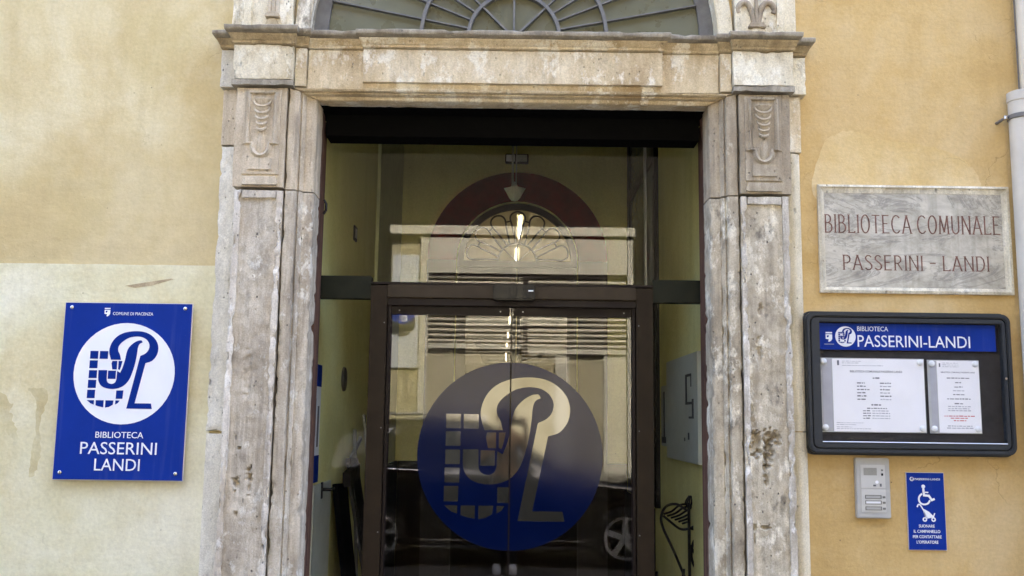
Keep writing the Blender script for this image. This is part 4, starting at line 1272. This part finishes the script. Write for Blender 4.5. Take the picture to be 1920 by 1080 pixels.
MB().prism([(px_ - .010, pz_ + .052), (px_ + .020, pz_ + .036), (px_ + .040, pz_ + .016), (px_ + .036, pz_ + .008), (px_, pz_ + .012)], yw, yw + .0012).build('pushchair_seat', 'white', ws)
bars('pushchair_frame', [(px_ - .004, pz_ + .034), (px_ + .004, pz_ + .006), (px_ + .040, pz_ + .012), (px_ + .046, pz_ + .028)], .005, ws, n=0)
for x in (-.002, .040):
    b = ring(arc(px_ + x, pz_, .011, 0, 2 * PI * 19 / 20, 19), arc(px_ + x, pz_, .005, 0, 2 * PI * 19 / 20, 19), yw - .0005, yw + .001)
    b.build('pushchair_wheel', 'white', ws)
for i, (s_, w) in enumerate((('SUONARE', .076), ('IL CAMPANELLO', .128), ('PER CONTATTARE', .138), ("L'OPERATORE", .104))):
    text(s_, 2.016, 1.112 - .0252 * i, .0145, yw, 'white', ws, w=w, al='C', bold=.01)

# ------------------------------------------------------------------ drainpipe
dp = thing('drainpipe', 'pale grey drainpipe with bracket at the right edge of the wall', 'pipe', (2.56, -.08, 0))
MB().lathe([(.062, 0), (.062, 3.22), (.066, 3.222), (.066, 3.268), (.058, 3.272)], (2.555, -.085, 0), 'Z', 28).build('lower_pipe', 'pipe', dp, smooth=40, fix=True)
MB().lathe([(.050, 0), (.050, 3.6)], (2.617, -.07, 3.26), 'Z', 24).build('upper_pipe', 'pipe_b', dp, smooth=40, fix=True)
MB().tube([(2.563, -.06, 3.27), (2.563, -.06, 6.8)], .004, 6).build('cable', 'iron', dp, smooth=60)
MB().lathe([(.0645, 0), (.069, .003), (.069, .022), (.0645, .025)], (2.555, -.085, 3.128), 'Z', 28).build('bracket_ring', 'iron', dp, smooth=40, fix=True)
MB().tube([(2.490, -.085, 3.14), (2.470, -.06, 3.137), (2.468, .0, 3.135)], .008, 8).build('bracket_arm', 'iron', dp, smooth=60)
MB().lathe([(.012, -.008), (.012, .008)], (2.474, -.085, 3.139), 'Z', 10).build('bracket_bolt', 'steel', dp, smooth=40, fix=True)

# ------------------------------------------------------------------ the other side of the street (mirrored in the panes)
OY = -8.0
M['brownwall'] = plaster('brown_plaster', (.010, .008, .006), (.013, .010, .008), (.008, .006, .005), (7, 1, 1), spots=.1)
M['shopwall'] = plaster('pale_shopfront_plaster', (.33, .295, .185), (.40, .365, .25), (.25, .215, .125), (5, 1, 2), spots=.3)
M['palestone'] = plain('pale_shopfront_stone', (.46, .435, .34), .8, var=.1)
M['slat'] = plain('shutter_slat_paint', (.30, .27, .19), .5, var=.12)
op = thing('opposite_building', 'brown house across the street with pale shopfront, mirrored in the glass doors', 'building', (0, OY, 0))
MB().box(-13, 13, OY - 6, OY - .12, 0, 9).build('wall', 'brownwall', op)
MB().box(-1.72, 1.72, OY - .119, OY - .05, 0, 4.30).build('shopfront_wall', 'shopwall', op)
MB().box(-1.30, -1.18, OY - .049, OY + .02, 0, 4.18).build('shopfront_pilaster', 'palestone', op, bevel=.004)
MB().box(1.63, 1.71, OY - .049, OY + .02, 0, 4.18).build('shopfront_pilaster', 'palestone', op, bevel=.004)
MB().box(-1.74, 1.74, OY - .118, OY + .06, 4.185, 4.32).build('shopfront_cornice', 'palestone', op, bevel=.01)
MB().box(-1.70, -1.32, OY - .049, OY - .02, 2.3, 3.9).build('shopfront_panel', plain('blue_grey_panel', (.45, .47, .46), .6), op, bevel=.004)
MB().box(1.30, 1.62, OY - .049, OY - .01, 0, 2.55).build('shopfront_panel', 'palestone', op, bevel=.004)
MB().box(.62, .82, OY - .049, OY - .012, 0, 2.54).build('shopfront_panel', 'palestone', op, bevel=.004)
MB().box(-1.175, 1.62, OY - .049, OY + .03, 3.64, 4.15).build('shutter_housing', 'palestone', op, bevel=.006)
MB().box(-1.175, 1.62, OY - .049, OY + .01, 3.59, 3.637).build('housing_gap', 'brown_d', op)
MB().box(.165, .225, OY - .045, OY + .02, 2.50, 3.588).build('guide_rail', 'brown_d', op)
for x0, x1, zb, who in ((-1.17, .16, 2.58, 'left'), (.23, 1.615, 2.52, 'right')):
    sh = thing('roller_shutter', 'slatted roller shutter of the shopfront opposite, on its %s side' % who, 'shutter', ((x0 + x1) / 2, OY, zb), 'roller shutters across the street')
    me = None
    z = zb + .075
    MB().box(x0, x1, OY - .048, OY + .01, zb, zb + .072).build('bottom_rail', 'palestone', sh, bevel=.004)
    while z < 3.56:
        if me is None:
            b = MB()
            pr_ = [(-.04, 0), (-.022, .003), (.006, .014), (.014, .030), (.006, .050), (-.022, .064), (-.04, .068)]
            n = len(pr_)
            b.add([(x0, OY + y, q) for y, q in pr_] + [(x1, OY + y, q) for y, q in pr_], [(i, (i + 1) % n, (i + 1) % n + n, i + n) for i in range(n)] + [tuple(range(n)), tuple(range(2 * n - 1, n - 1, -1))])
            s0 = b.build('slat', 'slat', sh, fix=True)
            me = s0.data
            base = s0.location.z
            s0.location.z = base + z
        else:
            s1 = s0.copy()
            C.objects.link(s1)
            s1.location.z = base + z
        z += .075
rs = thing('round_sign', 'round blue sign with white ring on the wall across the street', 'sign', (-1.52, OY, 3.08))
MB().tube([(-1.52, OY - .05, 3.2), (-1.52, OY + .10, 3.2)], .015, 8).build('bracket', 'iron', rs)
disc(-1.52, 3.09, .19, OY + .10, OY + .112).build('plate', plain('round_sign_edge', (.5, .5, .5), .4), rs)
b = disc(-1.52, 3.09, .185, OY + .1125, OY + .1145)
b.build('blue_face', 'blue', rs)
ring(arc(-1.50, 2.98, .042, 0, 2 * PI * 19 / 20, 19), arc(-1.50, 2.98, .026, 0, 2 * PI * 19 / 20, 19), OY + .1148, OY + .1165).build('white_ring', 'white', rs, fix=True)
MB().box(-1.50, -1.38, OY + .1148, OY + .116, 3.13, 3.19).build('white_mark', 'white', rs)

# ------------------------------------------------------------------ parked car behind the camera (mirrored in the doors)
M['car'] = plain('black_car_paint', (.006, .0065, .008), .12, var=.05, spec=.6)
M['carglass'] = plain('dark_car_glass', (.03, .038, .045), .04, spec=1.0)
M['carglass'].node_tree.nodes['Principled BSDF'].inputs['IOR'].default_value = 2.2
M['tyre'] = plain('tyre_rubber', (.012, .012, .012), .85)
M['rim'] = plain('alloy_rim', (.72, .72, .70), .35, .2)
CY, G = -6.37, -.02
W_ = .92
car = thing('parked_car', 'black estate car with chrome trim parked in the street, mirrored in the door glass', 'car', (-.08, CY, G))
ST = [(-2.33, .70, .74, .50, .84), (-2.28, .92, 1.10, .58, .92), (-2.12, 1.03, 1.42, .61, .97), (-1.85, 1.04, 1.55, .64, 1), (-1.4, 1.03, 1.62, .66, 1), (-.75, 1.0, 1.645, .67, 1),
      (-.25, .99, 1.60, .66, 1), (.10, .98, 1.42, .64, 1), (.52, .965, 1.09, .62, 1), (1.0, .93, 1.00, .60, 1), (1.7, .87, .94, .58, .98), (2.02, .78, .85, .54, .92), (2.14, .62, .68, .48, .80)]
def sect(zb, zt, wr, k):
    return [(W_ * .84 * k, .18), (W_ * .97 * k, .27), (W_ * k, .50), (W_ * .985 * k, .74), (W_ * .94 * k, zb), (wr + (.0 if zt - zb > .2 else .18), zt - .05), (wr * .8, zt), (0, zt + .02)]
vs, fs = [], []
rows = []
for x, zb, zt, wr, k in ST:
    s_ = sect(zb, zt, wr, k)
    row = [(x, CY + y, G + z) for y, z in s_] + [(x, CY - y, G + z) for y, z in s_[-2::-1]]
    rows.append(row)
n = len(rows[0])
for r_ in rows:
    vs += r_
for i in range(len(rows) - 1):
    for j in range(n):
        fs.append((i * n + j, i * n + (j + 1) % n, (i + 1) * n + (j + 1) % n, (i + 1) * n + j))
fs += [tuple(range(n)), tuple((len(rows) - 1) * n + j for j in range(n))]
b = MB().add(vs, fs)
body = b.build('body', 'car', car, fix=True)
m_ = body.modifiers.new('s', 'SUBSURF')
m_.levels = m_.render_levels = 2
WX = (-1.455, 1.285)
cut = MB()
for x in WX:
    for s_ in (-1, 1):
        k = MB().lathe([(.375, -.16), (.375, .16)], (x, CY + s_ * .88, G + .335), 'Y', 40)
        cut.add(k.v, k.f)
cu_ = cut.build('c', 'tyre', None, fix=True)
m_ = body.modifiers.new('b', 'BOOLEAN')
m_.object = cu_
m_.operation = 'DIFFERENCE'
m_.solver = 'EXACT'
dg = bpy.context.evaluated_depsgraph_get()
me = bpy.data.meshes.new_from_object(body.evaluated_get(dg))
body.modifiers.clear()
body.data = me
bpy.data.objects.remove(cu_)
me.materials.clear()
me.materials.append(M['car'])
me.shade_smooth()
me.set_sharp_from_angle(angle=R(40))
def side_pt(x, t):
    for a, c in zip(ST[:-1], ST[1:]):
        if a[0] <= x <= c[0]:
            f = (x - a[0]) / (c[0] - a[0])
            zb, zt, wr, k = [a[i] + (c[i] - a[i]) * f for i in range(1, 5)]
            y0, z0, y1, z1 = W_ * .94 * k, zb + .03, wr, zt - .07
            return y0 + (y1 - y0) * t, z0 + (z1 - z0) * t
for s_ in (-1, 1):
    for xa, xb, xc, xd in ((-2.02, -1.30, -1.34, -1.92), (-1.24, -.56, -.58, -1.27), (-.48, .36, -.14, -.48)):
        q = []
        for x, t_ in ((xa, .04), ((xa + xb) / 2, .04), (xb, .04), (xc, .93), ((xc + xd) / 2, .93), (xd, .93)):
            y, z = side_pt(x, t_)
            q.append((x, y, z))
        o_ = [(x, CY + s_ * (y + .004), G + z) for x, y, z in q]
        i_ = [(x, CY + s_ * (y - .05), G + z) for x, y, z in q]
        MB().add(o_ + i_, [tuple(range(6)), tuple(range(11, 5, -1))] + [(i, (i + 1) % 6, (i + 1) % 6 + 6, i + 6) for i in range(6)]).build('side_window', 'carglass', car, fix=True)
    for nm, t_, r_ in (('belt_trim', .0, .012),):
        pth = []
        for i in range(18):
            x = -2.05 + 2.5 * i / 17
            y, z = side_pt(x, .0)
            pth.append((x, CY + s_ * (y + .004), G + z))
        MB().tube(pth, r_, 6).build(nm, 'chrome', car, smooth=60)
    MB().box(-1.0, .83, min(CY + s_ * .86, CY + s_ * .915), max(CY + s_ * .86, CY + s_ * .915), G + .205, G + .235).build('sill_trim', 'chrome', car, bevel=.006)
    MB().box(-1.0, .83, min(CY + s_ * .88, CY + s_ * .925), max(CY + s_ * .88, CY + s_ * .925), G + .46, G + .49).build('door_moulding', 'car', car, bevel=.008)
    for x in (-.75, .12):
        MB().box(x, x + .2, min(CY + s_ * .88, CY + s_ * .935), max(CY + s_ * .88, CY + s_ * .935), G + .83, G + .86).build('door_handle', 'chrome', car, bevel=.008)
    b = MB().lathe([(.02, -.1), (.075, -.07), (.085, 0), (.07, .07), (.02, .09)], (0, 0, 0), 'Z', 16)
    b.v = [(.22 + y * .7, CY + s_ * (.99 + z), G + 1.06 + x * .8) for x, y, z in b.v]
    b.build('wing_mirror', 'car', car, smooth=60, fix=True)
    b = MB().lathe([(.03, -.12), (.07, -.06), (.075, .02), (.02, .1)], (0, 0, 0), 'Z', 16)
    b.v = [(1.98 + x * 1.1, CY + s_ * (.66 + z * 1.2), G + .72 + y * .8) for x, y, z in b.v]
    b.build('headlight', 'chrome', car, smooth=60, fix=True)
    MB().box(-2.30, -2.16, min(CY + s_ * .60, CY + s_ * .83), max(CY + s_ * .60, CY + s_ * .83), G + .82, G + .98).build('tail_light', 'red', car, bevel=.02)
    MB().tube([(-1.9, CY + s_ * .60, G + 1.60), (-1.7, CY + s_ * .62, G + 1.665), (-.6, CY + s_ * .63, G + 1.68), (-.3, CY + s_ * .62, G + 1.62)], .014, 8).build('roof_rail', 'chrome', car, smooth=60)
    for x in WX:
        yo = CY + s_ * .86
        w = MB().lathe([(.20, -.10), (.30, -.11), (.33, -.085), (.335, -.03), (.335, .03), (.33, .085), (.30, .11), (.20, .10)], (x, yo, G + .335), 'Y', 36).build('wheel', 'tyre', car, smooth=50, fix=True)
        yf = yo + s_ * .102
        y0, y1 = sorted((yf, yf + s_ * .012))
        ring(arc(x, G + .335, .235, 0, 2 * PI * 35 / 36, 35), arc(x, G + .335, .205, 0, 2 * PI * 35 / 36, 35), y0, y1).build('rim', 'rim', w, fix=True)
        disc(x, G + .335, .045, min(yf, yf + s_ * .02), max(yf, yf + s_ * .02), 16).build('hub', 'rim', w)
        for k in range(5):
            a = 2 * PI * k / 5 + .3
            c0, c1 = (x + .03 * math.cos(a), G + .335 + .03 * math.sin(a)), (x + .212 * math.cos(a), G + .335 + .212 * math.sin(a))
            bar_box(c0, c1, .062, min(yf, yf + s_ * .014), max(yf, yf + s_ * .014)).build('spoke', 'rim', w, fix=True)

# ------------------------------------------------------------------ the person taking the photograph (mirrored in the doors)
M['shirt'] = plain('tan_cotton', (.26, .155, .075), .9, var=.15)
M['trouser'] = plain('dark_trousers', (.012, .012, .016), .9)
M['skin'] = plain('skin', (.48, .27, .18), .55, var=.1)
M['hair'] = plain('dark_hair', (.02, .014, .01), .6)
pe = thing('person', 'person in tan top and dark trousers holding up a phone, mirrored in the doors', 'person', (-.04, -5.05, G))
JV, JE = [], []
def J(p, r, par=None):
    JV.append((Vector(p), r))
    if par is not None:
        JE.append((par, len(JV) - 1))
    return len(JV) - 1
ox, oy = -.04, -5.10
pv = J((ox, oy, .93), .135)
wa = J((ox, oy, 1.08), .125, pv)
chn = J((ox, oy, 1.27), .145, wa)
uc = J((ox, oy, 1.40), .115, chn)
nk = J((ox, oy + .01, 1.49), .055, uc)
jw = J((ox, oy + .03, 1.545), .062, nk)
md = J((ox, oy + .035, 1.615), .085, jw)
J((ox, oy + .02, 1.70), .062, md)
J((ox, oy + .135, 1.60), .012, md)
for s_ in (-1, 1):
    hp = J((ox + s_ * .095, oy, .86), .105, pv)
    kn = J((ox + s_ * .10, oy + .03, .48), .062, hp)
    cf = J((ox + s_ * .095, oy - .005, .32), .055, kn)
    J((ox + s_ * .085, oy, .06), .038, cf)
    sh_ = J((ox + s_ * .185, oy, 1.385), .062, uc)
    el = J((ox + s_ * .26, oy + .02, 1.12), .045, sh_)
    tx = .06 + s_ * .095
    wr_ = J((tx + s_ * .012, -4.87, 1.50), .028, el)
    pm = J((tx + s_ * .004, -4.83, 1.55), .030, wr_)
    for k, (dz, ln) in enumerate(((.045, .05), (.028, .055), (.010, .05), (-.008, .04))):
        kk = J((tx + s_ * .012, -4.795, 1.565 + dz * .8), .0095, pm)
        tp_ = J((tx - s_ * .008, -4.775, 1.575 + dz), .008, kk)
        J((tx - s_ * ln * .55, -4.776, 1.578 + dz), .0065, tp_)
    tb = J((tx - s_ * .018, -4.81, 1.545), .010, pm)
    J((tx - s_ * .035, -4.790, 1.56), .008, tb)
me = bpy.data.meshes.new('body')
me.from_pydata([v[0] for v in JV], JE, [])
bo = bpy.data.objects.new('body', me)
C.objects.link(bo)
m_ = bo.modifiers.new('skin', 'SKIN')
for d_, v in zip(me.skin_vertices[0].data, JV):
    d_.radius = (v[1], v[1])
    d_.use_root = False
me.skin_vertices[0].data[pv].use_root = True
m_.use_smooth_shade = True
m2 = bo.modifiers.new('sub', 'SUBSURF')
m2.levels = m2.render_levels = 2
dg = bpy.context.evaluated_depsgraph_get()
me2 = bpy.data.meshes.new_from_object(bo.evaluated_get(dg))
bpy.data.objects.remove(bo)
me2.materials.clear()
bo = link('body', me2, None, pe)
for q in ('shirt', 'trouser', 'skin'):
    me2.materials.append(M[q])
for p in me2.polygons:
    c = p.center
    if c.z < .99:
        p.material_index = 1
    elif c.z > 1.475 and abs(c.x - ox) < .11 and c.y < -4.93:
        p.material_index = 2
    elif c.y > -4.98 and c.z > 1.2:
        p.material_index = 2
me2.shade_smooth()
for s_ in (-1, 1):
    b = MB().lathe([(.02, -.02), (.05, -.018), (.052, .02), (.045, .05), (.03, .075)], (0, 0, 0), 'Z', 16)
    b.v = [(ox + s_ * .085 + x * .9, oy + .06 + y * 2.6, G + .02 + z * (1.0 if y < .0 else .85)) for x, y, z in b.v]
    b.build('shoe', 'white', bo, smooth=60, fix=True)
    disc(ox + s_ * .03, 1.622, .009, oy + .116, oy + .121, 12).build('eye', 'sensor', bo)
    b = MB().lathe([(.006, -.03), (.018, -.012), (.02, .012), (.008, .03)], (ox + s_ * .088, oy + .03, 1.61), 'Z', 10)
    b.build('ear', 'skin', bo, smooth=60, fix=True)
MB().box(ox - .022, ox + .022, oy + .108, oy + .114, 1.562, 1.568).build('mouth', 'red', bo)
hr = MB().lathe([(.098, 1.60), (.101, 1.64), (.096, 1.68), (.075, 1.715), (.04, 1.735), (.01, 1.74)], (0, 0, 0), 'Z', 24)
hr.v = [(ox + x, oy + .012 + y * 1.0 - (.02 if z < 1.66 and y > 0 else 0) - (.05 if z < 1.63 and y > .03 else 0), z) for x, y, z in hr.v]
hr.build('hair', 'hair', bo, smooth=60, fix=True)
ph = thing('phone', 'black phone held up in both hands, mirrored in the doors', 'phone', (.06, -4.77, 1.545))
MB().box(-.018, .138, -4.772, -4.764, 1.545, 1.622).build('case', 'sensor', ph, bevel=.003)
disc(.0, 1.605, .006, -4.7635, -4.7625, 12).build('lens', 'carglass', ph)
